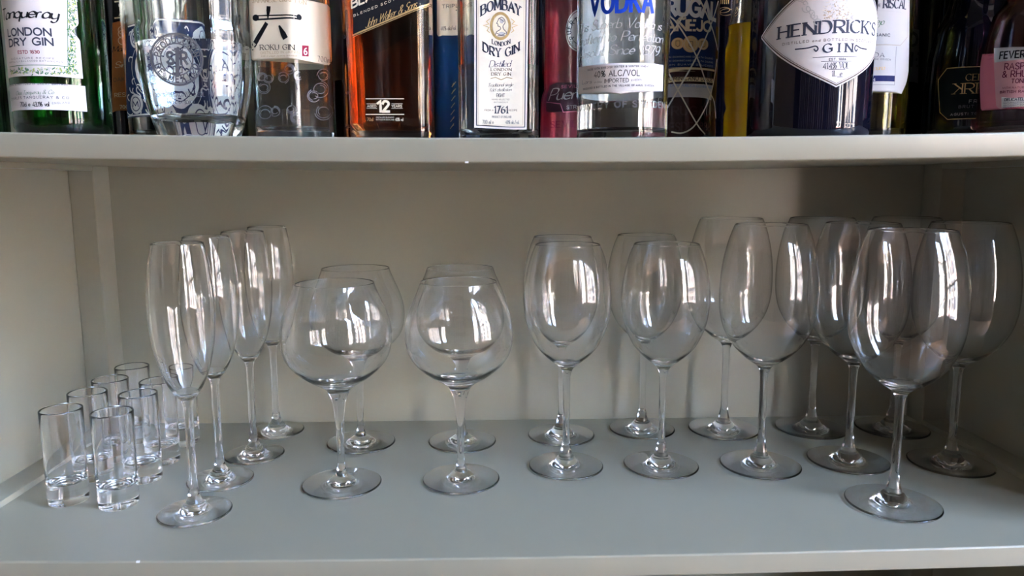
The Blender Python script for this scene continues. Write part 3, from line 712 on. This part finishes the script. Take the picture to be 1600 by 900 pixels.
def quad(b, p, q, w0, w1, col):
    n = 8
    for i in range(n):
        a = (p[0]+(q[0]-p[0])*i/n, p[1]+(q[1]-p[1])*i/n); c = (p[0]+(q[0]-p[0])*(i+1)/n, p[1]+(q[1]-p[1])*(i+1)/n)
        b.stroke([a, c], (w0+(w1-w0)*i/n)*b.mpp, col, px=True)
b.mpp = .00052
quad(b, (419, 28), (420, 13), 2, 7, 'black'); b.disc(400, 28, 5, 5, 'black'); b.stroke([(400, 25), (467, 26)], .0009, 'black', px=True); b.stroke([(400, 31), (467, 30)], .0012, 'black', px=True); b.disc(467, 27, 4, 4.5, 'black')
quad(b, (416, 38), (395, 74), 6, 8, 'black'); quad(b, (437, 41), (445, 57), 3, 9, 'black')
b.text('ROKU GIN', (407, 78), (460, 78), 8, 'black', 'serif', wt=.16); b.text('DISTILLED IN JAPAN', (408, 84.5), (467, 84), 3.6, 'tan', gap=.3); b.text('With 6 unique Japanese botanicals', (408, 89), (464, 88.5), 2.8, 'tan', 'script', wt=.2)
for yy in range(9): b.stroke([(472.5, 72+yy*1.8), (481, 72.6+yy*1.8)], .0012, 'red', px=True)
b.text('6', (474.5, 85), (479, 85.3), 10, 'white', wt=.17, off=.0006); b.text('700ml', (496, 95.5), (516, 98), 8, 'black', 'serif', wt=.1)
h2 = b.per/2; b.patch([(h2-.055, .008), (h2+.055, .008), (h2+.055, .062), (h2-.055, .062)], paper('charcoal_back_sheet', (.035, .036, .034)), name='back_sheet', px=False)  # dark sheet added at the back to block amber light from the next bottle
b.lab = b.root
rnd = random.Random(9)
for cx_, cy_, r_ in ((410, 122, 8), (420, 122, 8), (413, 137, 10), (443, 122, 9), (452, 108, 8), (466, 118, 7), (505, 118, 10), (500, 140, 13), (490, 150, 10), (430, 175, 8), (462, 185, 8), (455, 172, 7), (505, 175, 14), (415, 178, 12)):
    for k in range(3):
        aa = rnd.random()*6.3; b.stroke([(cx_+r_*math.cos(aa+t)*(1-.2*k), cy_+r_*math.sin(aa+t)*(1-.25*k)) for t in np.linspace(0, 3.6, 12)], .0005, 'frost', px=True, off=.0005)
b.finish()

# dark bottle between
b = dark(512, 568, .672, 'black bottle faintly printed with grey blossoms, between the hexagonal gin and amber whisky')
for cx_, cy_ in ((541, 58), (545, 145), (544, 200), (552, 100)):
    for k in range(5): a = k*1.257; b.stroke([(cx_, cy_), (cx_+4*math.cos(a), cy_+4*math.sin(a))], .0010, 'slate', px=True)
b.finish()

# square whisky bottle
y = .59; x, r = seat(549, 677, y)
w = r*2
b = Bottle('whisky_bottle', 'square amber whisky bottle with a slanted black label edged in gold', 'bottle', x, y, rrect(w*.97, w*.80, .011),
 [(0, .93, 0, 0), (.002, .97, 0, 0), (.008, .985, 0, 0), (.10, 1.02, 0, 0), (.16, 1.03, 0, 0), (.19, .7, .5, r*.7), (.205, .4, 1, .016), (.25, .4, 1, .014), (.262, .4, 1, .014)], G_CLEAR, wall=.0028, liquid=L_AMBER, level=.158, base_t=.009)
cap_on(b, .235, .270, .0155, C_GOLD)
b.patch([(550, -30), (672, -30), (670, 8), (552, 57)], BLACKP)
b.stroke([(552, 55), (670, 6)], .0011, 'gold', px=True); b.stroke([(552, 58), (670, 9)], .0004, 'gold', px=True)
b.text('BLACK LABEL', (550, 13), (668, -34), 12, 'cream', wt=.22); b.text('BLENDED SCOTCH WHISKY', (553, 26.5), (664, -16), 3.4, 'cream', gap=.5, wt=.16)
b.text('John Walker & Sons', (571, 44), (650, 12), 14, 'gold', 'script', wt=.10)
b.lab = b.root
b.stroke([(572, 155), (631, 155)], .0006, 'cream', px=True); b.stroke([(572, 180), (631, 180)], .0006, 'cream', px=True)
for q in ((573, 163, 589), (573, 170.5, 589), (612, 163, 629), (612, 170.5, 629)): b.stroke([(q[0], q[1]), (q[2], q[1])], .0003, 'cream', px=True)
b.text('AGED', (574, 168.6), (588, 168.6), 3.6, 'cream', wt=.2); b.text('12', (591, 175.5), (608, 175.5), 16.5, 'cream', wt=.24, gap=.14); b.text('YEARS', (612, 168.6), (628, 168.6), 3.6, 'cream', wt=.2)
b.text('DISTILLED BLENDED', (588, 186), (616, 186), 2, 'cream'); b.text('BOTTLED IN SCOTLAND', (588, 189.5), (616, 189.5), 2, 'cream'); b.text('40% vol', (618, 190.5), (630, 190.5), 5, 'cream', wt=.12); b.text('70cl', (574, 190.5), (583, 190.5), 5, 'gold', wt=.12)
h2 = b.per/2; b.patch([(h2-.030, .004), (h2+.026, .004), (h2+.026, .105), (h2-.030, .105)], BLACKP, name='back_sheet', px=False, off=.0003)
b.finish()

# orange liqueur square bottle behind
y = .70; x, r = seat(680, 752, y)
b = Bottle('liqueur_bottle', 'blue liqueur bottle with a cream label, half hidden left of the tall white-labelled gin', 'bottle', x, y, rrect(r*2, r*1.7, .009), shoulder(r, .15, .19, .013, .25), mat('deep_blue_glass', (.005, .035, .10), .06, ior=1.5))
cap_on(b, .225, .255, .015, C_BLACK)
b.patch([(683, 54), (685, 57), (750, 57), (750, -12), (683, -12)], CREAM); b.text('TRIPLE SEC', (691, 14), (744, 11), 5, 'black', wt=.18, gap=.3); b.text('40% alc/vol', (689, 48), (712, 47), 6, 'brown', wt=.12); b.disc(713, 17, 1, 1, 'black')
b.stroke([(684, 60), (750, 60)], .0006, 'navy', px=True)
for k in range(7): b.stroke([(712-k*.5, 128+k*11), (706-k*.4, 136+k*11), (709, 130+k*11)], .0006, 'tan', px=True, parent=b.root)
b.finish()

# tall clear gin with ivory label
y = .60; x, r = seat(718, 840, y)
b = Bottle('gin_bottle', 'clear rectangular gin bottle with a tall ivory label and gold-ringed oval portrait', 'bottle', x, y, rrect(r*2, r*1.35, .008),
 [(0, .93, 0, 0), (.0015, .97, 0, 0), (.005, 1, 0, 0), (.165, 1, 0, 0), (.185, .75, .4, r*.7), (.20, .4, 1, .016), (.245, .4, 1, .014), (.255, .4, 1, .014)], G_CLEAR, wall=.003, liquid=L_WATER, level=.066, base_t=.009)
cap_on(b, .232, .264, .0155, C_BLACK)
b.patch([(741, 204), (823, 204), (826, -20), (741, -20)], WHITE)
b.patch([(744, 201), (820.5, 201), (823, -20), (744, -20)], INKS['slate'], name='label_border', off=.0004, parent=b.lab); b.patch([(745.5, 199.5), (819, 199.5), (821.5, -20), (745.5, -20)], IVORY, name='label_panel', off=.0005, parent=None)
O = .0007
b.stroke([(748, -10), (748, 197), (816.5, 197), (819, -10)], .0002, 'tan', px=True, off=O)
b.text('BOMBAY', (752, 25), (813, 26), 15, 'slate', 'serif', wt=.22, arc=10, off=O, gap=.22)
b.disc(782, 41, 16.5, 22, 'gold', off=O); b.disc(782, 41, 12.5, 17.5, 'lgrey', off=O+.0001); b.disc(782, 41, 12.0, 17, 'cream', off=O+.00015)
for ln in (((779, 30), (777.5, 34), (776, 37), (778, 38), (778, 41), (781, 42), (782, 46), (776, 50), (774, 55)), ((779, 30), (784, 27.5), (788, 31), (789, 36), (786, 41), (787, 46), (791, 50), (792, 54)), ((780, 29), (787, 34)), ((776, 52), (783, 55), (790, 52)), ((778, 56), (788, 56))):
    b.stroke([tuple(p) for p in catmull([b.uv(*q) for q in ln], 4)], .00055, 'grey', off=O+.0003)
b.disc(784, 53, 5, 3, 'lgrey', off=O+.0002); b.disc(784, 33, 3.5, 4, 'lgrey', off=O+.0002)
for sg in (-1, 1):
    b.stroke([(782+sg*17, 30), (782+sg*22, 34), (782+sg*18, 38), (782+sg*27, 40), (782+sg*18, 43), (782+sg*21, 48), (782+sg*17, 51)], .0005, 'gold', px=True, off=O)
b.text('LONDON', (769, 68), (797, 68), 6.5, 'slate', 'serif', wt=.2, arc=-4, off=O); b.text('DRY GIN', (755, 79), (811, 79), 13, 'slate', 'serif', wt=.22, arc=-10, off=O, gap=.26)
b.text('Distilled', (764, 105), (797, 104), 10, 'navy', 'script', wt=.11, off=O); b.text('LONDON', (767, 111), (799, 111), 4.2, 'brown', 'serif', wt=.2, off=O, gap=.3); b.text('DRY GIN', (768, 118), (798, 118), 4.4, 'brown', 'serif', wt=.2, off=O, gap=.3)
b.stroke([(767, 123), (774, 121), (783, 125), (792, 121), (800, 123)], .0005, 'tan', px=True, off=O)
b.text('Traditional single', (762, 136), (801, 135), 5.5, 'slate', 'script', wt=.12, off=O); b.text('fold distillation', (765, 143.5), (799, 142.5), 5, 'slate', 'script', wt=.12, off=O)
b.text('EIGHT', (776, 152), (788.5, 152), 5, 'slate', wt=.13, off=O); b.text('HAND SELECTED', (769, 157), (796, 157), 2, 'brown', off=O, gap=.4); b.text('BOTANICALS', (772, 161.5), (793, 161.5), 2, 'brown', off=O, gap=.4)
b.text('1761', (772, 178), (793, 178), 11, 'slate', 'serif', wt=.24, off=O, gap=.14); b.text('FROM A', (757, 174.5), (771, 174.5), 2.6, 'brown', off=O); b.text('RECIPE', (795, 174.5), (808, 174.5), 2.6, 'brown', off=O)
b.text('PRODUCT OF ENGLAND', (769, 185.5), (799, 185.5), 3.4, 'grey', off=O); b.text('700 ml e', (754, 195), (771, 195), 6, 'grey', off=O, wt=.12); b.text('40% alc./vol.', (790, 195), (811, 195), 5.5, 'grey', off=O, wt=.12)
b.finish()

# pink gin
y = .665; x, r = seat(844, 966, y)
b = Bottle('gin_bottle', 'pink gin bottle with a dark script label, half hidden left of the clear vodka', 'bottle', x, y, circle(r),
 [(0, .95, 0, 0), (.002, .99, 0, 0), (.008, 1, 0, 0), (.040, .985, 0, 0), (.047, .95, 0, 0), (.051, .90, 0, 0), (.13, .88, 0, 0), (.16, .6, 1, r*.6), (.18, .4, 1, .015), (.23, .4, 1, .014)], G_PINK, wall=.003, liquid=L_PINK, level=.15)
cap_on(b, .205, .24, .0155, C_CORK, 'stopper')
b.patch([(857, 176), (858, 132), (870, 129), (945, 129), (945, 178), (875, 178)], mat('plum_label_paper', (.05, .012, .025), .4))
b.text('SEVILLA', (877, 138), (915, 137), 4.5, 'pinkink', wt=.16, gap=.35); b.text('Puerto', (861, 158), (922, 155), 19, 'lgrey', 'script', wt=.16); b.stroke([(858, 160), (878, 163), (882, 176), (940, 176)], .0005, 'pinkink', px=True); b.text('STRAWBERRY', (887, 171), (938, 170), 5, 'lgrey', wt=.16)
b.lab = b.root; b.text('SEVILLA', (864, 201), (925, 200), 10, 'maroon', 'serif', wt=.2)
b.disc(906, 48, 22, 33, 'silver'); b.disc(906, 48, 20, 30, 'maroon', ring=.0006, off=.0006); b.disc(906, 48, 14, 21, 'slate', ring=.0005, off=.0006); b.mpp = .00056
ringtext(b, 'PUERTO', 906, 48, 17, 6.5, -130, 10, 'slate'); b.text('SEV', (890, 70), (902, 74), 6, 'slate', off=.0006); b.finish()

# vodka
y = .580; x, r = seat(901, 1043, y)
b = Bottle('vodka_bottle', 'clear round vodka bottle with large blue capitals and silver handwriting', 'bottle', x, y, circle(r),
 [(0, .96, 0, 0), (.001, .985, 0, 0), (.004, 1, 0, 0), (.155, 1, 0, 0), (.168, .93, .6, r*.93), (.178, .7, 1, r*.65), (.184, .4, 1, .018), (.21, .4, 1, .017), (.222, .4, 1, .017)], mat('frosty_vodka_glass', (.93, .95, .95), .03, trans=1, ior=1.5), wall=.0035, liquid=L_WATER, level=.034, base_t=.009)
cap_on(b, .205, .232, .0185, C_SILVER)
b.patch([(904, 149.5), (904, 105), (970, 101), (1036, 99), (1035, 143.5), (970, 147)], WHITE)
b.text('MADE WITH SWEDISH WATER & WINTER WHEAT', (919, 111), (1014, 105.5), 2.6, 'slate', gap=.35, wt=.2); b.text('40% ALC/VOL', (929, 121.5), (999, 118.5), 9, 'black', wt=.12, gap=.25)
b.text('IMPORTED', (945, 130), (982, 128.5), 6, 'black', wt=.12, gap=.25); b.text('PRODUCED & BOTTLED IN THE VILLAGE OF AHUS, SWEDEN', (912, 141.5), (1021, 136), 2.8, 'slate', gap=.35, wt=.2)
b.text('Lars', (910, 132), (925, 130.5), 6, 'navy', 'script'); b.text('LA CASA', (929, 130), (941, 129.4), 2.4, 'slate'); b.text('SWEDEN', (986, 127), (1002, 126), 2.4, 'slate'); b.disc(1023, 116, 8, 10, 'lgrey', ring=.0004)
b.lab = b.root
h2 = b.per/2; b.patch([(h2-.052, .036), (h2+.052, .036), (h2+.052, .145), (h2-.052, .145)], paper('pewter_back_label_paper', (.36, .38, .37)), name='back_sheet', px=False)
b.lab = b.root
b.text('VODKA', (924, 24), (1019, 19), 32, 'blue', wt=.19, gap=.24)
b.text('This Superb Vodka is', (906, 54), (1032, 48), 15, 'lgrey', 'script', wt=.10); b.text('Crafted to Perfection', (905, 74), (1034, 68), 15, 'lgrey', 'script', wt=.10); b.text('Absolut Since 1879.', (906, 94), (1030, 88), 15, 'lgrey', 'script', wt=.10)
b.text('COUNTRY OF SWEDEN', (903, 176), (1037, 170), 9, 'frost', wt=.2, gap=.35, off=.0006); b.finish()

# rum in a net
y = .665; x, r = seat(990, 1119, y)
b = Bottle('rum_bottle', 'dark rum bottle with a navy and gold label wrapped in a net of pale threads', 'bottle', x, y, circle(r),
 [(0, .95, 0, 0), (.002, .99, 0, 0), (.012, 1, 0, 0), (.03, .98, 0, 0), (.06, .99, 0, 0), (.13, 1, 0, 0), (.16, .9, .6, r*.9), (.185, .5, 1, .018), (.20, .4, 1, .014), (.25, .4, 1, .013)], G_BROWN)
cap_on(b, .22, .256, .015, C_GOLD)
b.patch([(992, 106), (1040, 110), (1117, 107), (1119, -20), (992, -20)], NAVYP)
b.text('BRUGAL', (1026, 25), (1117, 32), 24, 'white', wt=.26, gap=.14); b.text('A~EJO', (1040, 49), (1110, 50), 15, 'cream', wt=.24, gap=.16)
for q in ((1059, 68, 10, 9), (1098, 69, 8, 9), (1079, 69, 12, 13)):
    b.disc(*q, 'gold', off=.0005); b.disc(q[0], q[1], q[2]*.8, q[3]*.8, 'cream', off=.0006, ring=.0004); b.stroke([(q[0]-3, q[1]-4), (q[0]+3, q[1]-4), (q[0]+3, q[1]+3), (q[0], q[1]+5), (q[0]-3, q[1]+3), (q[0]-3, q[1]-4)], .0004, 'brown', px=True, off=.0006)
for q in (92, 98, 104): b.text('RON DOMINICANO DE ALTA CALIDAD' if q < 100 else 'CON SUAVE, DELICADO', (1040, q-1), (1113, q+1), 2.3, 'lgrey', wt=.2, gap=.35)
b.patch([(992, 111), (1040, 115), (1116, 112), (1116, 107), (1040, 110), (992, 106)], GOLDP)
b.patch([(992, 127), (1040, 131), (1113, 131), (1114, 121), (1040, 120), (992, 116)], GOLDP); b.text('RON DOMINICANO DESDE', (1020, 128), (1112, 128), 6, 'brown', wt=.2, gap=.28)
b.patch([(992, 150), (1040, 155), (1111, 157), (1113, 131), (1040, 131), (992, 127)], PALE); b.text('PRODUCTO DE LA REPUBLICA DOMINICANA', (1010, 138), (1112, 139), 3.5, 'sky', wt=.2); b.text('RON A~EJO SUPERIOR', (1062, 144), (1096, 144), 2, 'lgrey')
b.lab = b.root; b.text('BRUGAL', (1036, 181), (1108, 181), 13, 'rum', wt=.2); b.text('DESDE 1888', (1036, 207), (1108, 206), 13, 'rum', wt=.2)
net = []
for l in (((1046, 22), (1048, 27), (1059, 39), (1087, 89), (1103, 137), (1113, 160), (1115, 185)), ((1091, 0), (1108, 39), (1118, 78)), ((1083, 0), (1059, 39), (1047, 56)), ((1119, 4), (1108, 40), (1087, 89), (1059, 141), (1044, 168)), ((1117, 93), (1108, 147), (1086, 194), (1067, 209), (1050, 208)), ((1044, 112), (1059, 141), (1086, 194), (1098, 211)), ((1047, 56), (1044, 112))):
    net.append([b.uv(*p) for p in l])
    b.stroke([tuple(q) for q in catmull([b.uv(*p) for p in l], 4)],   .0012, 'netting', off=.0018)
b.finish()
for o in b.root.children:
    if o.name.startswith('printed_lettering') and o.data.materials[0] == INKS['netting']: o.name = 'net'

# black bottle with gold bars, yellow liqueur
b = dark(1098, 1160, .735, 'black bottle with gold bars at its shoulder, behind the netted rum')
for k in range(7): b.stroke([(1121+k*3, -14), (1120+k*3, 7)], .0009, 'gold', px=True)
b.disc(1131, 17, 9, 4, 'gold', ring=.0004); b.disc(1135, 20, 10, 5, 'gold', ring=.0004); b.finish()
y = .66; x, r = seat(1130, 1192, y)
b = Bottle('liqueur_bottle', 'narrow waisted bottle of bright yellow liqueur behind the large dark apothecary gin', 'bottle', x, y, circle(r),
 [(0, .92, 0, 0), (.002, .97, 0, 0), (.010, 1, 0, 0), (.028, 1, 0, 0), (.034, .90, 0, 0), (.042, 1.0, 0, 0), (.085, 1.04, 0, 0), (.105, .93, .3, r*.93), (.13, .5, 1, .013), (.20, .5, 1, .012)], G_CLEAR, wall=.002, liquid=L_YELLOW, level=.108, base_t=.005)
cap_on(b, .18, .208, .0135, C_GOLD); b.patch([(0.02, .05), (.045, .05), (.045, .08), (.02, .08)], GOLDP, px=False); b.finish()

# large dark apothecary gin
y = .572; x, r = seat(1166, 1360, y)
b = Bottle('gin_bottle', 'large black apothecary gin bottle with a white diamond-shaped label', 'bottle', x, y, circle(r),
 [(0, .93, 0, 0), (.0015, .97, 0, 0), (.005, 1, 0, 0), (.148, 1, 0, 0), (.160, .96, .3, r*.96), (.170, .80, .8, r*.78), (.176, .5, 1, r*.5), (.182, .4, 1, .019), (.215, .4, 1, .018), (.216, .4, 1, .021), (.225, .4, 1, .021)], G_DARK)
cap_on(b, .2252, .245, .020, C_BLACK)
T = b.uv(1306, 137); Lf = b.uv(1189, 59); cu = T[0]; du = Lf[0]-cu; zt = 2*Lf[1]-T[1]
def diamond(sh):
    pts = []
    for (a, c) in (((0, T[1]), (1, Lf[1])), ((1, Lf[1]), (0, zt)), ((0, zt), (-1, Lf[1])), ((-1, Lf[1]), (0, T[1]))):
        for i in range(8):
            t = i/8; bu = .10*math.sin(PI*t)
            px_, pz_ = a[0]+(c[0]-a[0])*t, a[1]+(c[1]-a[1])*t
            sx = 1 if (a[0]+c[0]) > 0 else -1; sz = 1 if (a[1]+c[1])/2 > Lf[1] else -1
            pts.append((cu+du*(px_+sx*bu*.55)*sh, Lf[1]+((pz_-Lf[1])+sz*bu*abs(zt-Lf[1])*.55)*sh))
    return pts
b.patch(diamond(1), WHITE, px=False)
for sh, w_ in ((.965, .0008), (.935, .0003)): d_ = diamond(sh); b.stroke(d_+[d_[0]], w_, 'brown')
b.text("HENDRICK'S", (1217, 61), (1357, 53), 19, 'slate', 'serif', wt=.24, gap=.22, ext=1.15)
b.text('DISTILLED and BOTTLED IN SCOTLAND', (1223, 71), (1356, 66.5), 3.6, 'brown', wt=.16, gap=.45, ext=1.1)
b.text('GIN', (1286, 82), (1331, 81), 13, 'slate', 'serif', wt=.26, gap=.6)
b.stroke([tuple(p) for p in catmull([(1243, 77), (1262, 75), (1274, 72), (1278, 76), (1275, 80), (1272, 77)], 5)], .0009, 'slate', px=True); b.stroke([tuple(p) for p in catmull([(1353, 77), (1344, 75), (1337, 71), (1335, 76), (1337, 80), (1339, 77)], 5)], .0009, 'slate', px=True)
b.stroke([(1270, 90), (1339, 89)], .0003, 'slate', px=True); b.text('EST. 1886', (1295, 94.5), (1321, 94), 3.2, 'slate', wt=.2, gap=.35); b.stroke([(1283, 96.5), (1330, 96)], .0003, 'slate', px=True)
b.text('41.4% VOL.', (1286, 108), (1327, 107), 9.5, 'slate', 'serif', wt=.14, gap=.12); b.stroke([(1295, 108.8), (1320, 108.5)], .0003, 'slate', px=True); b.text('1L e', (1299, 119.5), (1315, 119), 8.5, 'slate', 'serif', wt=.14); b.stroke([(1308, 120.5), (1316, 120.3)], .0003, 'slate', px=True)
rnd = random.Random(2)
for sg in (-1, 1):
    for k in range(9):
        cx_, cy_, rr = 1303+sg*(26+k*3.2), 30-k*4.5+rnd.random()*6, 3+rnd.random()*5; a0 = rnd.random()*6
        b.stroke([(cx_+rr*(1-t*.12)*math.cos(a0+t*sg), cy_+rr*(1-t*.12)*math.sin(a0+t*sg)) for t in np.linspace(0, 5, 14)], .0006, 'lgrey', px=True)
for k in range(150):
    px_, py_ = 1288+rnd.random()*44, 30-abs(rnd.gauss(0, 14)); a = rnd.random()*6.3
    b.stroke([(px_, py_), (px_+3*math.cos(a), py_+2*math.sin(a))], .0004, ['lgrey', 'cream', 'tan'][k % 3], px=True)
b.finish()

# white wine
y = .650; x, r = seat(1285, 1416, y)
b = Bottle('wine_bottle', 'white wine bottle with a cut-cornered pale label beside the black apothecary gin', 'bottle', x, y, circle(r), shoulder(r, .17, .21, .0135, .27), G_OLIVE, wall=.003, liquid=mat('white_wine', (1, .97, .7), 0, trans=1, ior=1.34), level=.165, base_t=.012)
cap_on(b, .22, .274, .0148, C_GOLD, 'capsule')
b.patch([(1300, 148), (1408, 147), (1416, 128), (1419, 112), (1420.5, -20), (1300, -20)], PALE)
b.stroke([(1340, 72), (1406, 71), (1417, 58), (1419, 0)], .0003, 'tan', px=True); b.stroke([(1350, 133), (1397, 133), (1400, 73)], .0003, 'grey', px=True); b.stroke([(1350, 18), (1408, 20)], .0002, 'lgrey', px=True)
b.text('MARQUES', (1318, 12), (1364, 12), 8, 'slate', 'serif', wt=.2); b.text('DE', (1368, 11), (1376, 11.5), 4.5, 'slate', 'serif', wt=.2); b.text('RISCAL', (1380, 13), (1415, 15), 13, 'slate', 'serif', wt=.2, gap=.16)
b.text('Verdejo', (1345, 41), (1380, 39), 11, 'green', 'script', wt=.10); b.text('ORGANIC', (1355, 57), (1390, 57), 4, 'slate', wt=.2, gap=.35); b.text('RUEDA', (1343, 90), (1381, 89), 6.5, 'slate', 'serif', wt=.15, gap=.3); b.text('DENOMINACION DE ORIGEN', (1328, 95), (1391, 94.5), 2.5, 'slate', gap=.4)
b.text('Espa~a'.replace('~', 'n'), (1356, 110), (1381, 109), 8, 'gold', 'script', wt=.14)
for k in range(5): b.stroke([(1345, 120+k*1.7), (1397, 119.6+k*1.7)], .0012, 'navy', px=True)
b.text('2 0 2 4', (1343, 127), (1367, 126.6), 4, 'white', wt=.18, off=.0006); b.finish()

# dark bottle with grey label, cava, tonic
b = dark(1376, 1441, .725, 'black bottle with a dark grey label, just behind and right of the white wine')
b.patch([(1380, 132), (1434, 130), (1436, 46), (1380, 46)], mat('charcoal_label_paper', (.035, .035, .038), .5)); b.text('NOTO', (1384, 73), (1432, 72), 19, 'black', wt=.22); b.text('NAME', (1384, 104), (1432, 103), 19, 'black', wt=.22); b.finish()
y = .668; x, r = seat(1440, 1592, y)
b = Bottle('cava_bottle', 'black sparkling wine bottle with a gold-lined octagonal label, second from the right end', 'bottle', x, y, circle(r),
 [(0, .90, 0, 0), (.002, .95, 0, 0), (.012, .99, 0, 0), (.05, 1, 0, 0), (.075, .97, 0, 0), (.10, .86, 0, 0), (.14, .62, .5, r*.6), (.19, .4, 1, .018), (.25, .4, 1, .0145), (.27, .4, 1, .016)], G_DARK)
cap_on(b, .2705, .282, .016, C_GOLD, 'foil_cap')
oc = [(1466, 176), (1478, 187), (1580, 186), (1589, 176), (1589, 122), (1580, 106), (1481, 107), (1467, 125)]
b.patch(oc, DARKGREENP)
b.stroke(oc+[oc[0]], .0006, 'gold', px=True, off=.0005)
b.text('CELLER', (1509, 126), (1560, 126), 10, 'gold', 'serif', wt=.12, gap=.2); b.text('<RIPTA', (1489, 147), (1578, 147), 16, 'gold', 'serif', wt=.13, gap=.16); b.text('FRESCA', (1514, 161), (1560, 161), 5, 'lgrey', wt=.15, gap=.35)
b.text('BRUT NATURE', (1497, 169), (1565, 168), 4, 'grey', wt=.18, gap=.4); b.text('AGUSTI TORELLO MATA', (1483, 181), (1578, 179), 3.5, 'lgrey', wt=.18, gap=.4); b.finish()
y = .585; x, r = seat(1523, 1668, y)
b = Bottle('tonic_bottle', 'rose-coloured tonic bottle with a pink and silver label at the right end of the shelf', 'bottle', x, y, circle(r),
 [(0, .93, 0, 0), (.002, .98, 0, 0), (.008, 1, 0, 0), (.022, 1, 0, 0), (.060, .985, 0, 0), (.075, .93, 0, 0), (.095, .80, 0, 0), (.12, .5, .6, r*.52), (.15, .4, 1, .014), (.19, .4, 1, .013)], G_PINK, wall=.0025, liquid=L_ROSE, level=.13, base_t=.008)
cap_on(b, .185, .197, .0145, C_SILVER)
b.patch([(1526.5, 174), (1600, 170), (1640, 168), (1640, 84), (1600, 84), (1530, 84)], PINKP, name='label_band', off=.00015)
b.patch([(1553, 167), (1560, 171), (1640, 166), (1640, 76), (1556, 76)], paper('pale_pink_label_paper', (.70, .36, .38)), off=.0003)
b.patch([(1556, 98), (1640, 97), (1640, 75), (1556, 75)], SILVERP, name='brand_band', off=.0005); b.text('FEVER-TREE', (1564, 92), (1640, 90), 10.5, 'black', wt=.2, gap=.28, off=.0007)
b.text('RASPBERRY', (1570, 109), (1640, 108), 9.5, 'maroon', wt=.14, off=.0005); b.text('& RHUBARB', (1566, 121), (1638, 120), 9.5, 'maroon', wt=.14, off=.0005); b.text('TONIC WATER', (1580, 130), (1642, 129), 6.5, 'maroon', wt=.15, off=.0005)
b.text('WITH NATURAL FLAVOURS', (1565, 139), (1640, 138), 2.8, 'maroon', off=.0005, gap=.4); b.text('BRITISH RASPBERRIES', (1561, 146), (1640, 144), 3.5, 'maroon', off=.0005, gap=.35, wt=.2)
b.patch([(1562, 172), (1640, 168), (1640, 150), (1563, 152)], WHITE, name='info_panel', off=.0006); b.text('DELICATELY BALANCED', (1568, 158), (1640, 156), 4, 'slate', off=.0008, wt=.2)
for k in range(3): b.text('NATURALLY SOURCED RASPBERRY', (1566, 162.5+k*3.6), (1640, 160+k*3.6), 2, 'slate', off=.0008)
b.finish()
# rear row of dark bottles that shows in the gaps and through the clear glass
for i, (x0, x1, lab) in enumerate(((-8, 50, 'dark wine bottle in the rear row behind the green gin, leftmost'), (96, 154, 'dark wine bottle in the rear row behind the green gin, right half'),
   (236, 294, 'dark wine bottle in the rear row behind the navy-labelled bottle, left'), (330, 388, 'dark wine bottle in the rear row behind the faceted bottle, right'), (410, 468, 'dark wine bottle in the rear row, seen through the hexagonal gin bottle'),
   (580, 640, 'dark wine bottle in the rear row behind the amber square whisky'), (752, 812, 'dark wine bottle in the rear row, seen through the ivory-labelled gin'), (826, 886, 'dark wine bottle in the rear row, in the gap right of the ivory-labelled gin'),
   (1020, 1080, 'dark wine bottle in the rear row behind the netted rum'), (1180, 1240, 'dark wine bottle in the rear row behind the apothecary gin, left'), (1290, 1350, 'dark wine bottle in the rear row behind the white wine'), (1445, 1500, 'dark wine bottle in the rear row behind the black sparkling wine'))):
    dark(x0, x1, .777, lab).root['group'] = 'dark wine bottles in the rear row'
